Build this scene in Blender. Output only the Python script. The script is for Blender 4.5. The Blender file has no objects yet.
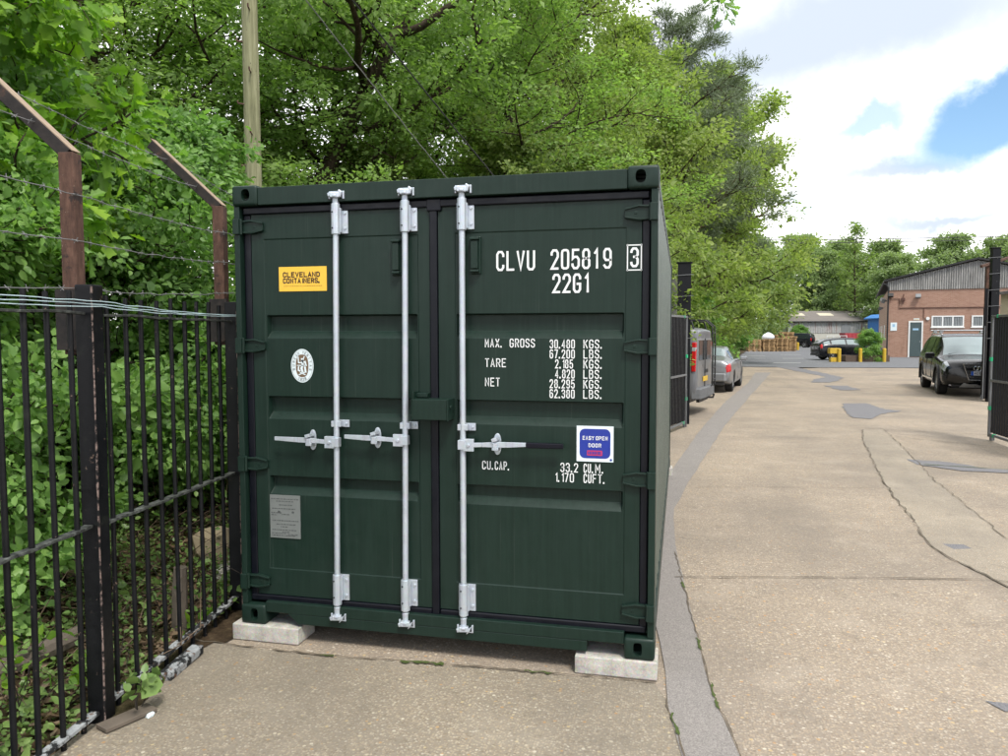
import bpy, bmesh, math, random
import numpy as np
from mathutils import Vector, Matrix, Euler
R = math.radians
SC = bpy.context.scene
COL = SC.collection

# ------------------------------------------------------------------ camera, sky, sun, exposure
cam_d = bpy.data.cameras.new('camera')
cam_d.sensor_width = 36.0
cam_d.lens = 27.0
cam_d.clip_start = 0.05
cam_d.clip_end = 3000
cam = bpy.data.objects.new('camera', cam_d)
COL.objects.link(cam)
_yaw, _pit, _rol = R(-13.15), R(-3.41), R(-0.1)
_f = Vector((math.sin(_yaw) * math.cos(_pit), math.cos(_yaw) * math.cos(_pit), math.sin(_pit)))
_r = Vector((math.cos(_yaw), -math.sin(_yaw), 0))
_u = _r.cross(_f)
_r2 = _r * math.cos(_rol) + _u * math.sin(_rol)
_u2 = -_r * math.sin(_rol) + _u * math.cos(_rol)
cam.matrix_world = Matrix(((_r2.x, _u2.x, -_f.x, 2.553), (_r2.y, _u2.y, -_f.y, -3.972), (_r2.z, _u2.z, -_f.z, 1.836), (0, 0, 0, 1)))
SC.camera = cam

SUN_ELEV, SUN_AZ = 56.0, 146.0          # azimuth measured clockwise from +Y: high, from the right and behind the camera
SUN_STRENGTH, SUN_ANGLE = 2.4, 14.0
SKY_STRENGTH = 0.1
CLOUD_WHITE, CLOUD_GREY = 12.0, 4.4
SC.view_settings.view_transform = 'Standard'
SC.view_settings.look = 'None'
SC.view_settings.gamma = 1.0
SC.view_settings.use_curve_mapping = False
SC.view_settings.exposure = 0.72

W = bpy.data.worlds.new('World')
SC.world = W
W.use_nodes = True
def build_world():
    nt = W.node_tree
    N, L = nt.nodes, nt.links
    N.clear()
    out = N.new('ShaderNodeOutputWorld')
    bg = N.new('ShaderNodeBackground')
    bg.inputs['Strength'].default_value = SKY_STRENGTH
    L.new(bg.outputs[0], out.inputs[0])
    sky = N.new('ShaderNodeTexSky')
    sky.sky_type = 'NISHITA'
    sky.sun_disc = False
    sky.sun_elevation = R(SUN_ELEV)
    sky.sun_rotation = R(SUN_AZ)
    sky.air_density = 1.0
    sky.dust_density = 0.6
    tc = N.new('ShaderNodeTexCoord')
    def math_(op, a, b=None, clamp=False):
        n = N.new('ShaderNodeMath'); n.operation = op; n.use_clamp = clamp
        for i, x in enumerate((a, b)):
            if x is None: continue
            if isinstance(x, (int, float)): n.inputs[i].default_value = x
            else: L.new(x, n.inputs[i])
        return n.outputs[0]
    def vmath(op, a, b):
        n = N.new('ShaderNodeVectorMath'); n.operation = op
        for i, x in enumerate((a, b)):
            if isinstance(x, (tuple, list, Vector)): n.inputs[i].default_value = tuple(x)
            else: L.new(x, n.inputs[i])
        return n.outputs[1] if op == 'DOT_PRODUCT' else n.outputs[0]
    def noise(vec, scale, detail, rough=0.55):
        n = N.new('ShaderNodeTexNoise'); n.inputs['Scale'].default_value = scale
        n.inputs['Detail'].default_value = detail; n.inputs['Roughness'].default_value = rough
        L.new(vec, n.inputs['Vector']); return n
    d = tc.outputs['Generated']
    w1 = noise(d, 9.0, 6.0, 0.6)
    wv = vmath('SUBTRACT', w1.outputs['Color'], (0.5, 0.5, 0.5))
    sc = N.new('ShaderNodeVectorMath'); sc.operation = 'SCALE'; sc.inputs['Scale'].default_value = 0.10
    L.new(wv, sc.inputs[0])
    dw = vmath('ADD', d, sc.outputs[0])
    def blob(dirv, hw, hh, roll, soft=0.35):
        dv = Vector(dirv).normalized()
        h = Vector((dv.y, -dv.x, 0)).normalized()
        v = h.cross(dv)
        a = h * math.cos(roll) + v * math.sin(roll)
        b = -h * math.sin(roll) + v * math.cos(roll)
        x = math_('MULTIPLY', vmath('DOT_PRODUCT', vmath('SUBTRACT', dw, dv), a), 1.0 / hw)
        y = math_('MULTIPLY', vmath('DOT_PRODUCT', vmath('SUBTRACT', dw, dv), b), 1.0 / hh)
        q = math_('SQRT', math_('ADD', math_('MULTIPLY', x, x), math_('MULTIPLY', y, y)))
        m = N.new('ShaderNodeMapRange'); m.interpolation_type = 'SMOOTHSTEP'
        m.inputs['From Min'].default_value = 1.0 - soft; m.inputs['From Max'].default_value = 1.0 + soft
        m.inputs['To Min'].default_value = 1.0; m.inputs['To Max'].default_value = 0.0
        L.new(q, m.inputs['Value'])
        return m.outputs['Result']
    px = 1 / 756.0
    gaps = [blob((0.345, 0.918, 0.235), 84 * px, 27 * px, 0.22, 0.4), math_('MULTIPLY', blob((0.2072, 0.9494, 0.238), 40 * px, 10 * px, 0.15, 0.6), 0.75),
            math_('MULTIPLY', blob((0.165, 0.975, 0.150), 22 * px, 12 * px, -0.2, 0.7), 0.6), blob((-0.30, 0.80, 0.5), 120 * px, 60 * px, 0.2, 0.4),
            blob((0.45, 0.30, 0.70), 0.35, 0.2, 0.4, 0.4), blob((-0.55, -0.5, 0.60), 0.4, 0.25, 0.2, 0.4), blob((0.3, -0.8, 0.5), 0.4, 0.2, 0.9, 0.4)]
    gap = gaps[0]
    for g in gaps[1:]: gap = math_('MAXIMUM', gap, g)
    greys = [blob((0.1597, 0.9328, 0.335), 190 * px, 52 * px, 0.10, 0.6), blob((0.2404, 0.9519, 0.188), 62 * px, 11 * px, 0.08, 0.7),
             blob((0.28, 0.95, 0.125), 70 * px, 8 * px, 0.0, 0.8)]
    gr = greys[0]
    for g in greys[1:]: gr = math_('MAXIMUM', gr, g)
    n2 = noise(d, 3.0, 5.0, 0.55)
    mr = N.new('ShaderNodeMapRange'); mr.interpolation_type = 'SMOOTHSTEP'
    mr.inputs['From Min'].default_value = 0.5; mr.inputs['From Max'].default_value = 0.72
    L.new(n2.outputs['Fac'], mr.inputs['Value'])
    gr = math_('MAXIMUM', math_('MULTIPLY', gr, 0.85), math_('MULTIPLY', mr.outputs['Result'], 0.30))
    cl = N.new('ShaderNodeMixRGB')
    cl.inputs['Color1'].default_value = (CLOUD_WHITE, CLOUD_WHITE, CLOUD_WHITE * 1.01, 1)
    cl.inputs['Color2'].default_value = (CLOUD_GREY * 0.80, CLOUD_GREY * 0.95, CLOUD_GREY * 1.16, 1)
    L.new(gr, cl.inputs['Fac'])
    blue = N.new('ShaderNodeMixRGB'); blue.blend_type = 'ADD'; blue.inputs['Fac'].default_value = 1.0   # thin bright veil over the clear gaps
    blue.inputs['Color2'].default_value = (0.0, 0.5, 1.0, 1)
    L.new(sky.outputs[0], blue.inputs['Color1'])
    mix = N.new('ShaderNodeMixRGB')
    L.new(gap, mix.inputs['Fac'])
    L.new(cl.outputs[0], mix.inputs['Color1'])
    L.new(blue.outputs[0], mix.inputs['Color2'])
    L.new(mix.outputs[0], bg.inputs['Color'])
build_world()

sun_d = bpy.data.lights.new('sun', 'SUN')
sun_d.energy = SUN_STRENGTH
sun_d.angle = R(SUN_ANGLE)
sun_d.color = (1.0, 0.95, 0.87)
sun = bpy.data.objects.new('sun', sun_d)
COL.objects.link(sun)
_sd = Vector((math.sin(R(SUN_AZ)) * math.cos(R(SUN_ELEV)), math.cos(R(SUN_AZ)) * math.cos(R(SUN_ELEV)), math.sin(R(SUN_ELEV))))
sun.rotation_euler = _sd.to_track_quat('Z', 'Y').to_euler()
sun.location = (0, 0, 40)

SC.render.engine = 'CYCLES'
SC.cycles.use_denoising = True
SC.cycles.max_bounces = 7
SC.cycles.diffuse_bounces = 4
SC.cycles.use_adaptive_sampling = True
SC.cycles.adaptive_threshold = 0.02
SC.cycles.glossy_bounces = 3
SC.cycles.transmission_bounces = 4
SC.cycles.caustics_reflective = False
SC.cycles.caustics_refractive = False

# ------------------------------------------------------------------ materials
class NT:
    """small helper round a material's node tree"""
    def __init__(s, name):
        s.m = bpy.data.materials.new(name); s.m.use_nodes = True
        s.t = s.m.node_tree; s.N = s.t.nodes; s.L = s.t.links
        s.b = s.N['Principled BSDF']; s.out = s.N['Material Output']
        s.tc = s.N.new('ShaderNodeTexCoord'); s.co = s.tc.outputs['Object']
    def new(s, t, **kw):
        n = s.N.new(t)
        for k, v in kw.items(): setattr(n, k, v)
        return n
    def put(s, sock, v):
        if isinstance(v, bpy.types.NodeSocket): s.L.new(v, sock)
        elif isinstance(v, (tuple, list)): sock.default_value = tuple(v) + ((1,) if len(v) == 3 and len(sock.default_value) == 4 else ())
        else: sock.default_value = v
    def mapping(s, scale=(1, 1, 1), rot=(0, 0, 0), vec=None):
        n = s.new('ShaderNodeMapping'); n.inputs['Scale'].default_value = scale; n.inputs['Rotation'].default_value = rot
        s.L.new(vec or s.co, n.inputs['Vector']); return n.outputs[0]
    def noise(s, scale, detail=4, rough=0.55, vec=None):
        n = s.new('ShaderNodeTexNoise'); n.inputs['Scale'].default_value = scale; n.inputs['Detail'].default_value = detail
        n.inputs['Roughness'].default_value = rough; s.L.new(vec or s.co, n.inputs['Vector']); return n.outputs['Fac']
    def voro(s, scale, feature='F1', vec=None, rand=1.0):
        n = s.new('ShaderNodeTexVoronoi', feature=feature); n.inputs['Scale'].default_value = scale; n.inputs['Randomness'].default_value = rand
        s.L.new(vec or s.co, n.inputs['Vector']); return n
    def ramp(s, fac, stops, interp='LINEAR'):
        n = s.new('ShaderNodeValToRGB'); n.color_ramp.interpolation = interp
        e = n.color_ramp.elements
        while len(e) < len(stops): e.new(0.5)
        for k, (p, c) in zip(e, stops):
            k.position = p; k.color = tuple(c) + (1,) if isinstance(c, (tuple, list)) else (c, c, c, 1)
        s.L.new(fac, n.inputs[0]); return n.outputs[0]
    def mix(s, fac, a, b, mode='MIX'):
        n = s.new('ShaderNodeMixRGB', blend_type=mode)
        s.put(n.inputs[0], fac); s.put(n.inputs[1], a); s.put(n.inputs[2], b); return n.outputs[0]
    def math(s, op, a, b=0.0, clamp=False):
        n = s.new('ShaderNodeMath', operation=op); n.use_clamp = clamp
        s.put(n.inputs[0], a); s.put(n.inputs[1], b); return n.outputs[0]
    def bump(s, h, strength=0.3, dist=0.01):
        n = s.new('ShaderNodeBump'); n.inputs['Strength'].default_value = strength; n.inputs['Distance'].default_value = dist
        s.L.new(h, n.inputs['Height']); s.L.new(n.outputs[0], s.b.inputs['Normal']); return n
    def set(s, color=None, rough=None, metal=None, spec=None, coat=None):
        for k, v in (('Base Color', color), ('Roughness', rough), ('Metallic', metal), ('Specular IOR Level', spec), ('Coat Weight', coat)):
            if v is not None: s.put(s.b.inputs[k], v)
        return s

def simple(name, col, rough=0.5, metal=0.0, var=0.25, scale=8, spec=0.5, coat=0.0, bump=0.0):
    n = NT(name)
    f = n.noise(scale, 5)
    c = n.mix(f, [x * (1 - var) for x in col], [min(1, x * (1 + var)) for x in col])
    n.set(c, n.ramp(n.noise(scale * 2.3, 3), [(0.3, max(0, rough - 0.1)), (0.7, min(1, rough + 0.1))]), metal, spec, coat)
    if bump: n.bump(n.noise(scale * 6, 4), bump, 0.004)
    return n.m

M = {}
def mat_container(dust_sheen=0.0):
    n = NT('green container paint')
    st = n.noise(6, 5, 0.6, n.mapping((9, 9, 0.35)))
    bl = n.noise(2.2, 5, 0.6)
    c = n.mix(n.ramp(st, [(0.35, 0), (0.7, 1)]), (0.0062, 0.0180, 0.0128), (0.0092, 0.0240, 0.0175))
    c = n.mix(n.ramp(bl, [(0.5, 0), (0.75, 0.35)]), c, (0.015, 0.028, 0.023))
    sp = n.ramp(n.noise(60, 3, 0.7), [(0.70, 0), (0.76, 0.5)])
    c = n.mix(sp, c, (0.035, 0.05, 0.042))
    if dust_sheen: c = n.mix(n.ramp(n.noise(3, 5, 0.6, n.mapping((2, 2, .6))), [(0.3, 0.4), (0.7, 0.8)]), c, (0.085, 0.11, 0.095))  # pale tone mixed in as painted sky sheen
    streak = n.ramp(n.noise(4, 3, 0.5, n.mapping((26, 26, 0.25))), [(0.66, 0), (0.74, 0.28)])
    c = n.mix(streak, c, (0.05, 0.065, 0.057))
    n.set(c, n.ramp(n.noise(14, 5), [(0.3, 0.36 - dust_sheen * .08), (0.7, 0.52 - dust_sheen * .1)]), 0, 0.28 + dust_sheen * .5)
    n.bump(n.noise(5, 4, 0.5, n.mapping((5, 5, 1))), 0.06, 0.01)
    return n.m
M['green'] = mat_container()
M['green_sheen'] = mat_container(1.0)  # side walls coloured paler and glossier to imitate sky reflected at a grazing angle
M['rubber'] = simple('door gasket rubber', (0.002, 0.0028, 0.0065), 0.42, 0, 0.2, 6, 0.3)
def mat_galv():
    n = NT('galvanised steel')
    v = n.voro(55).outputs['Color']
    c = n.mix(n.noise(9, 4), (0.44, 0.49, 0.55), (0.60, 0.65, 0.71))
    c = n.mix(0.06, c, v, 'MULTIPLY')
    st = n.ramp(n.noise(5, 5, 0.6, n.mapping((8, 8, 0.6))), [(0.6, 0), (0.78, 0.35)])
    c = n.mix(st, c, (0.33, 0.31, 0.28))
    n.set(c, n.ramp(n.noise(22, 4), [(0.3, 0.36), (0.7, 0.58)]), 0.55, 0.5)
    n.bump(n.noise(70, 3), 0.12, 0.002)
    return n.m
M['galv'] = mat_galv()
M['grip'] = simple('black plastic grip', (0.003, 0.003, 0.008), 0.45, 0, 0.2, 8, 0.25)
M['white_decal'] = simple('white vinyl lettering', (0.74, 0.76, 0.76), 0.5, 0, 0.06, 30)
M['yellow_decal'] = simple('yellow sticker', (0.78, 0.47, 0.045), 0.45, 0, 0.08, 5)
M['dark_print'] = simple('dark print', (0.03, 0.012, 0.01), 0.5)
M['pale_print'] = simple('ochre small print', (0.45, 0.27, 0.03), 0.5)
M['grey_plate'] = simple('grey data plate', (0.17, 0.185, 0.18), 0.45, 0.1, 0.15, 12)
M['plate_print'] = simple('grey data plate print', (0.065, 0.07, 0.07), 0.5)
M['blue_decal'] = simple('blue sticker', (0.012, 0.03, 0.26), 0.4)
M['red_decal'] = simple('crimson sticker', (0.42, 0.03, 0.11), 0.4)
M['brown_decal'] = simple('bronze emblem ground', (0.15, 0.10, 0.06), 0.5)
M['sticker_white'] = simple('white sticker', (0.66, 0.75, 0.78), 0.4, 0, 0.06)
def mat_block():
    n = NT('pale concrete block')
    c = n.ramp(n.noise(14, 6, 0.65), [(0.3, (0.30, 0.285, 0.25)), (0.5, (0.46, 0.445, 0.40)), (0.75, (0.60, 0.585, 0.54))])
    v = n.voro(120).outputs['Color']
    c = n.mix(0.22, c, v, 'MULTIPLY')
    pit = n.ramp(n.noise(150, 2), [(0.27, 0.6), (0.36, 0.0)])
    c = n.mix(pit, c, (0.16, 0.15, 0.13))
    n.set(c, 0.95, 0, 0.2); n.bump(n.noise(110, 4, 0.7), 0.6, 0.004)
    return n.m
M['block'] = mat_block()

def mat_aggregate(name, tint=(1, 1, 1), dark=1.0, stone=78.0):
    """worn concrete with exposed flint and gravel"""
    n = NT(name)
    ver = n.voro(stone); ver2 = n.voro(stone * 0.52)
    sep = n.new('ShaderNodeSeparateColor'); n.L.new(ver.outputs['Color'], sep.inputs[0])
    sep2 = n.new('ShaderNodeSeparateColor'); n.L.new(ver2.outputs['Color'], sep2.inputs[0])
    D = lambda *c: tuple(x * dark * t for x, t in zip(c, tint))
    stones = n.ramp(sep.outputs[0], [(0.0, D(.150, .115, .080)), (0.16, D(.215, .165, .115)), (0.40, D(.30, .24, .172)), (0.60, D(.345, .275, .19)),
                                     (0.78, D(.39, .325, .235)), (0.92, D(.44, .38, .29)), (1.0, D(.50, .445, .36))])
    cement = n.mix(n.noise(30, 5, 0.7), D(.175, .145, .112), D(.27, .23, .18))
    edge = n.ramp(ver.outputs['Distance'], [(0.44, 0.0), (0.64, 1.0)])
    pick = n.ramp(sep.outputs[1], [(0.06, 0.0), (0.12, 1.0)])
    fac = n.math('MULTIPLY', n.math('SUBTRACT', 1.0, edge), pick)
    c = n.mix(fac, cement, stones)
    c = n.mix(0.34, c, D(.305, .25, .185))
    # a few larger orange and cream flints
    big = n.math('MULTIPLY', n.ramp(ver2.outputs['Distance'], [(0.30, 1.0), (0.42, 0.0)]), n.ramp(sep2.outputs[0], [(0.90, 0.0), (0.92, 1.0)]))
    c = n.mix(big, c, n.ramp(sep2.outputs[1], [(0.2, D(.40, .235, .105)), (0.5, D(.46, .36, .20)), (0.8, D(.52, .46, .36))]))
    # stains, tyre-darkened and bleached zones
    c = n.mix(n.ramp(n.noise(0.45, 6, 0.6), [(0.36, 0.6), (0.58, 0.0)]), c, D(.165, .142, .115))
    c = n.mix(n.ramp(n.noise(1.7, 6, 0.65), [(0.52, 0.0), (0.74, 0.34)]), c, D(.40, .345, .27))
    c = n.mix(n.ramp(n.noise(5.5, 5, 0.7), [(0.56, 0.0), (0.72, 0.5)]), c, D(.14, .118, .092))
    c = n.mix(n.ramp(n.noise(1.0, 5, 0.6, n.mapping((1.6, .10, 1), (0, 0, .12))), [(0.50, 0.0), (0.70, 0.30)]), c, D(.15, .128, .105))   # tyre-worn lanes along the yard
    c = n.mix(n.ramp(n.noise(2.4, 4, 0.6), [(0.69, 0.0), (0.75, 0.40)]), c, D(.095, .082, .07))   # oil spots
    n.set(c, 0.88, 0, 0.25)
    h = n.math('ADD', n.math('MULTIPLY', fac, 0.6), n.math('MULTIPLY', n.noise(stone * 1.5, 3), 0.5))
    n.bump(h, 0.55, 0.006)
    return n.m
M['yard'] = mat_aggregate('exposed aggregate concrete', (0.975, 0.985, 1.02), 1.06)
M['apron'] = mat_aggregate('weathered aggregate concrete', (0.93, 0.965, 0.98), 0.98, 84)
def mat_asphalt(name, a, b, grit=180):
    n = NT(name)
    c = n.mix(n.noise(2.0, 6, 0.65), a, b)
    v = n.voro(grit).outputs['Color']
    g = n.new('ShaderNodeRGBToBW'); n.L.new(v, g.inputs[0])
    c = n.mix(0.5, c, n.mix(g.outputs[0], [x * 0.55 for x in a], [x * 1.5 for x in b]))
    c = n.mix(n.ramp(n.noise(7, 5, 0.7), [(0.55, 0), (0.75, 0.4)]), c, [x * 1.35 for x in b])
    n.set(c, 0.9, 0, 0.25); n.bump(n.noise(grit * 1.2, 3), 0.4, 0.004)
    return n.m
M['strip'] = mat_asphalt('grey tarmac trench strip', (0.158, 0.146, 0.136), (0.240, 0.222, 0.206))
M['patch'] = mat_asphalt('dark tarmac patch', (0.115, 0.114, 0.122), (0.175, 0.172, 0.178))
M['road'] = mat_asphalt('tarmac road', (0.10, 0.105, 0.115), (0.155, 0.16, 0.17), 60)
M['band'] = mat_aggregate('smooth concrete repair band', (0.96, 1.0, 1.05), 1.10, 150)
M['crack'] = simple('crack dirt', (0.10, 0.08, 0.056), 0.95, 0, 0.4, 20)
M['moss'] = simple('moss', (0.05, 0.075, 0.012), 0.95, 0, 0.4, 30)
M['paint_white'] = simple('worn white road paint', (0.45, 0.45, 0.43), 0.8, 0, 0.25, 4)
def mat_soil():
    n = NT('leaf litter soil')
    c = n.ramp(n.noise(9, 7, 0.7), [(0.3, (0.022, 0.016, 0.010)), (0.5, (0.055, 0.038, 0.023)), (0.68, (0.115, 0.085, 0.052)), (0.8, (0.20, 0.155, 0.10))])
    c = n.mix(n.ramp(n.noise(1.4, 4), [(0.45, 0), (0.65, 0.5)]), c, (0.035, 0.045, 0.014))
    n.set(c, 1.0, 0, 0.1); n.bump(n.noise(26, 6, 0.7), 0.8, 0.03)
    return n.m
M['soil'] = mat_soil()
def mat_iron():
    n = NT('chipped black paint on iron')
    c = n.mix(n.noise(6, 4), (0.0018, 0.002, 0.003), (0.0045, 0.005, 0.0065))
    lich = n.ramp(n.noise(9, 6, 0.7), [(0.60, 0), (0.70, 0.4)])
    c = n.mix(lich, c, (0.022, 0.025, 0.018))
    ch = n.ramp(n.noise(20, 7, 0.75), [(0.645, 0), (0.67, 1)])
    c = n.mix(ch, c, n.mix(n.noise(60, 3), (0.10, 0.045, 0.025), (0.26, 0.21, 0.17)))
    n.set(c, n.ramp(n.noise(12, 4), [(0.3, 0.36), (0.7, 0.62)]), 0, 0.28); n.bump(n.noise(45, 4), 0.3, 0.003)
    return n.m
M['iron'] = mat_iron()
def mat_flaky():
    n = NT('flaking rail with pale lichen')
    f = n.ramp(n.noise(13, 6, 0.7), [(0.49, 0), (0.54, 1)])
    c = n.mix(f, (0.012, 0.013, 0.014), n.mix(n.noise(40, 4), (0.15, 0.16, 0.165), (0.40, 0.42, 0.43)))
    c = n.mix(n.ramp(n.noise(21, 5), [(0.6, 0), (0.66, 1)]), c, (0.10, 0.06, 0.04))
    n.set(c, 0.75, 0, 0.3); n.bump(n.noise(50, 5), 0.5, 0.004); return n.m
M['flaky'] = mat_flaky()
def mat_lichen_rail():
    n = NT('weathered grey rail')
    c = n.ramp(n.noise(24, 6, 0.7), [(0.35, (0.012, 0.013, 0.013)), (0.52, (0.05, 0.055, 0.05)), (0.7, (0.13, 0.14, 0.13))])
    n.set(c, 0.8, 0, 0.3); n.bump(n.noise(50, 5), 0.5, 0.004); return n.m
M['grey_rail'] = mat_lichen_rail()
def mat_rust():
    n = NT('rusted steel')
    c = n.ramp(n.noise(7, 7, 0.7, n.mapping((4, 4, 1))), [(0.28, (0.028, 0.016, 0.012)), (0.5, (0.078, 0.042, 0.030)), (0.66, (0.125, 0.068, 0.048)), (0.8, (0.18, 0.12, 0.09))])
    bl = n.ramp(n.noise(12, 6, 0.7), [(0.57, 0), (0.63, 0.85)])
    c = n.mix(bl, c, (0.018, 0.015, 0.015))
    c = n.mix(n.ramp(n.noise(70, 3), [(0.68, 0), (0.73, 0.7)]), c, (0.30, 0.25, 0.2))
    n.set(c, 0.82, 0, 0.3); n.bump(n.noise(40, 6, 0.7), 0.5, 0.004); return n.m
M['rust'] = mat_rust()
def mat_dark_rust():
    n = NT('rusted steel with old black paint')
    c = n.ramp(n.noise(9, 7, 0.7), [(0.38, (0.012, 0.011, 0.011)), (0.56, (0.026, 0.021, 0.019)), (0.66, (0.075, 0.04, 0.027)), (0.8, (0.17, 0.12, 0.09))])
    n.set(c, 0.75, 0, 0.3); n.bump(n.noise(40, 6, 0.7), 0.5, 0.004); return n.m
M['dark_rust'] = mat_dark_rust()
M['lit_edge'] = simple('painted light on arm edge', (0.27, 0.20, 0.14), 0.7, 0, 0.35, 25)  # pale tan imitating light on the arms' upper face
M['wire'] = simple('dull galvanised wire', (0.20, 0.20, 0.20), 0.55, 0.5, 0.3, 12)
M['string'] = simple('pale blue plastic string', (0.40, 0.52, 0.55), 0.5, 0, 0.15, 20)
M['cable'] = simple('black cable', (0.015, 0.015, 0.016), 0.6)
def mat_pole():
    n = NT('weathered telegraph pole')
    c = n.ramp(n.noise(5, 7, 0.65, n.mapping((6, 6, 0.35))), [(0.3, (0.105, 0.105, 0.06)), (0.5, (0.20, 0.20, 0.115)), (0.7, (0.29, 0.285, 0.18))])
    c = n.mix(n.ramp(n.noise(16, 4, 0.6, n.mapping((3, 3, 0.6))), [(0.66, 0), (0.7, 0.8)]), c, (0.05, 0.045, 0.035))
    n.set(c, 0.9, 0, 0.2); n.bump(n.noise(9, 6, 0.6, n.mapping((9, 9, 0.5))), 0.5, 0.01); return n.m
M['pole'] = mat_pole()
def mat_bark(name, a, b, cc):
    n = NT(name)
    c = n.ramp(n.noise(7, 7, 0.7, n.mapping((2.2, 2.2, 0.7))), [(0.32, a), (0.52, b), (0.72, cc)])
    c = n.mix(n.ramp(n.noise(1.6, 4), [(0.5, 0), (0.68, 0.5)]), c, (0.055, 0.065, 0.03))
    n.set(c, 0.95, 0, 0.15); n.bump(n.noise(11, 6, 0.7, n.mapping((3, 3, 0.8))), 0.8, 0.03); return n.m
M['bark'] = mat_bark('brown bark', (0.022, 0.016, 0.012), (0.055, 0.041, 0.030), (0.10, 0.078, 0.057))
M['pine_bark'] = mat_bark('pine bark', (0.03, 0.02, 0.014), (0.075, 0.048, 0.032), (0.14, 0.09, 0.06))
M['twig'] = simple('dead twig', (0.12, 0.085, 0.055), 0.95, 0, 0.4, 10)
M['twig_dark'] = simple('dark twig', (0.030, 0.024, 0.018), 0.95, 0, 0.4, 10)
def mat_leaf(name, cols, trans=0.55, rough=0.5, hue_scale=0.35):
    n = NT(name)
    g = n.new('ShaderNodeNewGeometry')
    rnd = g.outputs['Random Per Island']
    oi = n.new('ShaderNodeObjectInfo')
    patch = n.noise(hue_scale, 2, 0.5)          # a few branches carry younger, yellower leaves
    f = n.math('ADD', n.math('MULTIPLY', rnd, 0.55), n.math('MULTIPLY', n.ramp(patch, [(0.32, 0), (0.68, 1)]), 0.35))
    f = n.math('ADD', f, n.math('MULTIPLY', oi.outputs['Random'], 0.12))
    k = len(cols) - 1
    c = n.ramp(f, [(i / k, cc) for i, cc in enumerate(cols)])
    n.set(c, rough, 0, 0.35)
    tr = n.new('ShaderNodeBsdfTranslucent')
    tc = n.mix(1.0, c, (0.98, 1.12, 0.55), 'MULTIPLY'); n.L.new(tc, tr.inputs['Color'])
    mx = n.new('ShaderNodeMixShader'); mx.inputs[0].default_value = trans
    n.L.new(n.b.outputs[0], mx.inputs[1]); n.L.new(tr.outputs[0], mx.inputs[2]); n.L.new(mx.outputs[0], n.out.inputs['Surface'])
    return n.m
M['leaf'] = mat_leaf('mid green leaves', [(0.145, 0.235, 0.072), (0.210, 0.335, 0.095), (0.285, 0.43, 0.120), (0.38, 0.53, 0.16)])
M['leaf_olive'] = mat_leaf('olive spring leaves', [(0.14, 0.205, 0.062), (0.210, 0.29, 0.085), (0.285, 0.365, 0.105), (0.37, 0.44, 0.14)])
M['leaf_oak'] = mat_leaf('young oak leaves', [(0.088, 0.200, 0.027), (0.150, 0.300, 0.033), (0.237, 0.400, 0.033), (0.338, 0.475, 0.044)], 0.5)
M['leaf_hedge'] = mat_leaf('hedge leaves', [(0.115, 0.225, 0.066), (0.165, 0.305, 0.082), (0.23, 0.39, 0.105), (0.32, 0.49, 0.145)], 0.5, 0.42)
M['leaf_ivy'] = mat_leaf('ivy and bramble leaves', [(0.075, 0.135, 0.042), (0.125, 0.215, 0.062), (0.195, 0.30, 0.085), (0.28, 0.40, 0.12)], 0.3, 0.4)
M['leaf_pale'] = mat_leaf('pale spring leaves', [(0.128, 0.203, 0.060), (0.180, 0.270, 0.075), (0.255, 0.345, 0.105), (0.330, 0.420, 0.143)])
M['leaf_far'] = mat_leaf('distant leaves', [(0.180, 0.255, 0.115), (0.23, 0.31, 0.14), (0.285, 0.37, 0.17), (0.35, 0.44, 0.21)], 0.5, 0.6, 0.2)  # colour lightened and dulled to imitate haze over the far trees
M['needle'] = mat_leaf('grey green pine needles', [(0.085, 0.115, 0.070), (0.12, 0.158, 0.095), (0.16, 0.205, 0.125), (0.21, 0.25, 0.165)], 0.3, 0.6)
M['litter'] = mat_leaf('dead leaves', [(0.07, 0.046, 0.027), (0.15, 0.10, 0.06), (0.23, 0.165, 0.10), (0.33, 0.26, 0.18)], 0.15, 0.8)
M['stone'] = simple('pale rubble stone', (0.34, 0.28, 0.19), 0.95, 0, 0.35, 7, 0.2, 0, 0.6)
M['old_wood'] = simple('weathered timber', (0.12, 0.10, 0.08), 0.95, 0, 0.4, 9, 0.2, 0, 0.5)
M['pallet_wood'] = simple('pallet timber', (0.36, 0.24, 0.125), 0.9, 0, 0.35, 3, 0.2)
M['bag'] = simple('white bulk bag', (0.62, 0.66, 0.70), 0.7, 0, 0.08, 3)
def mat_brick():
    n = NT('red brick')
    br = n.new('ShaderNodeTexBrick')
    n.L.new(n.mapping((1, 1, 1), (R(90), 0, 0)), br.inputs['Vector'])
    br.inputs['Color1'].default_value = (0.27, 0.145, 0.105, 1); br.inputs['Color2'].default_value = (0.35, 0.205, 0.155, 1)
    br.inputs['Mortar'].default_value = (0.36, 0.29, 0.22, 1)
    br.inputs['Scale'].default_value = 1.0; br.inputs['Brick Width'].default_value = 0.225; br.inputs['Row Height'].default_value = 0.075
    br.inputs['Mortar Size'].default_value = 0.006
    c = n.mix(n.ramp(n.noise(0.9, 6, 0.65), [(0.4, 0), (0.7, 0.5)]), br.outputs[0], (0.37, 0.23, 0.175))
    c = n.mix(n.ramp(n.noise(1.6, 5, 0.6, n.mapping((1, 1, 0.3))), [(0.58, 0), (0.75, 0.4)]), c, (0.16, 0.085, 0.06))
    n.set(c, 0.92, 0, 0.2); return n.m
M['brick'] = mat_brick()
def mat_asbestos():
    n = NT('weathered fibre cement sheet')
    c = n.ramp(n.noise(2.2, 7, 0.7, n.mapping((3, 3, 0.5))), [(0.3, (0.16, 0.157, 0.152)), (0.5, (0.28, 0.275, 0.265)), (0.72, (0.41, 0.40, 0.385))])
    n.set(c, 0.95, 0, 0.15); return n.m
M['cladding'] = mat_asbestos()
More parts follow.
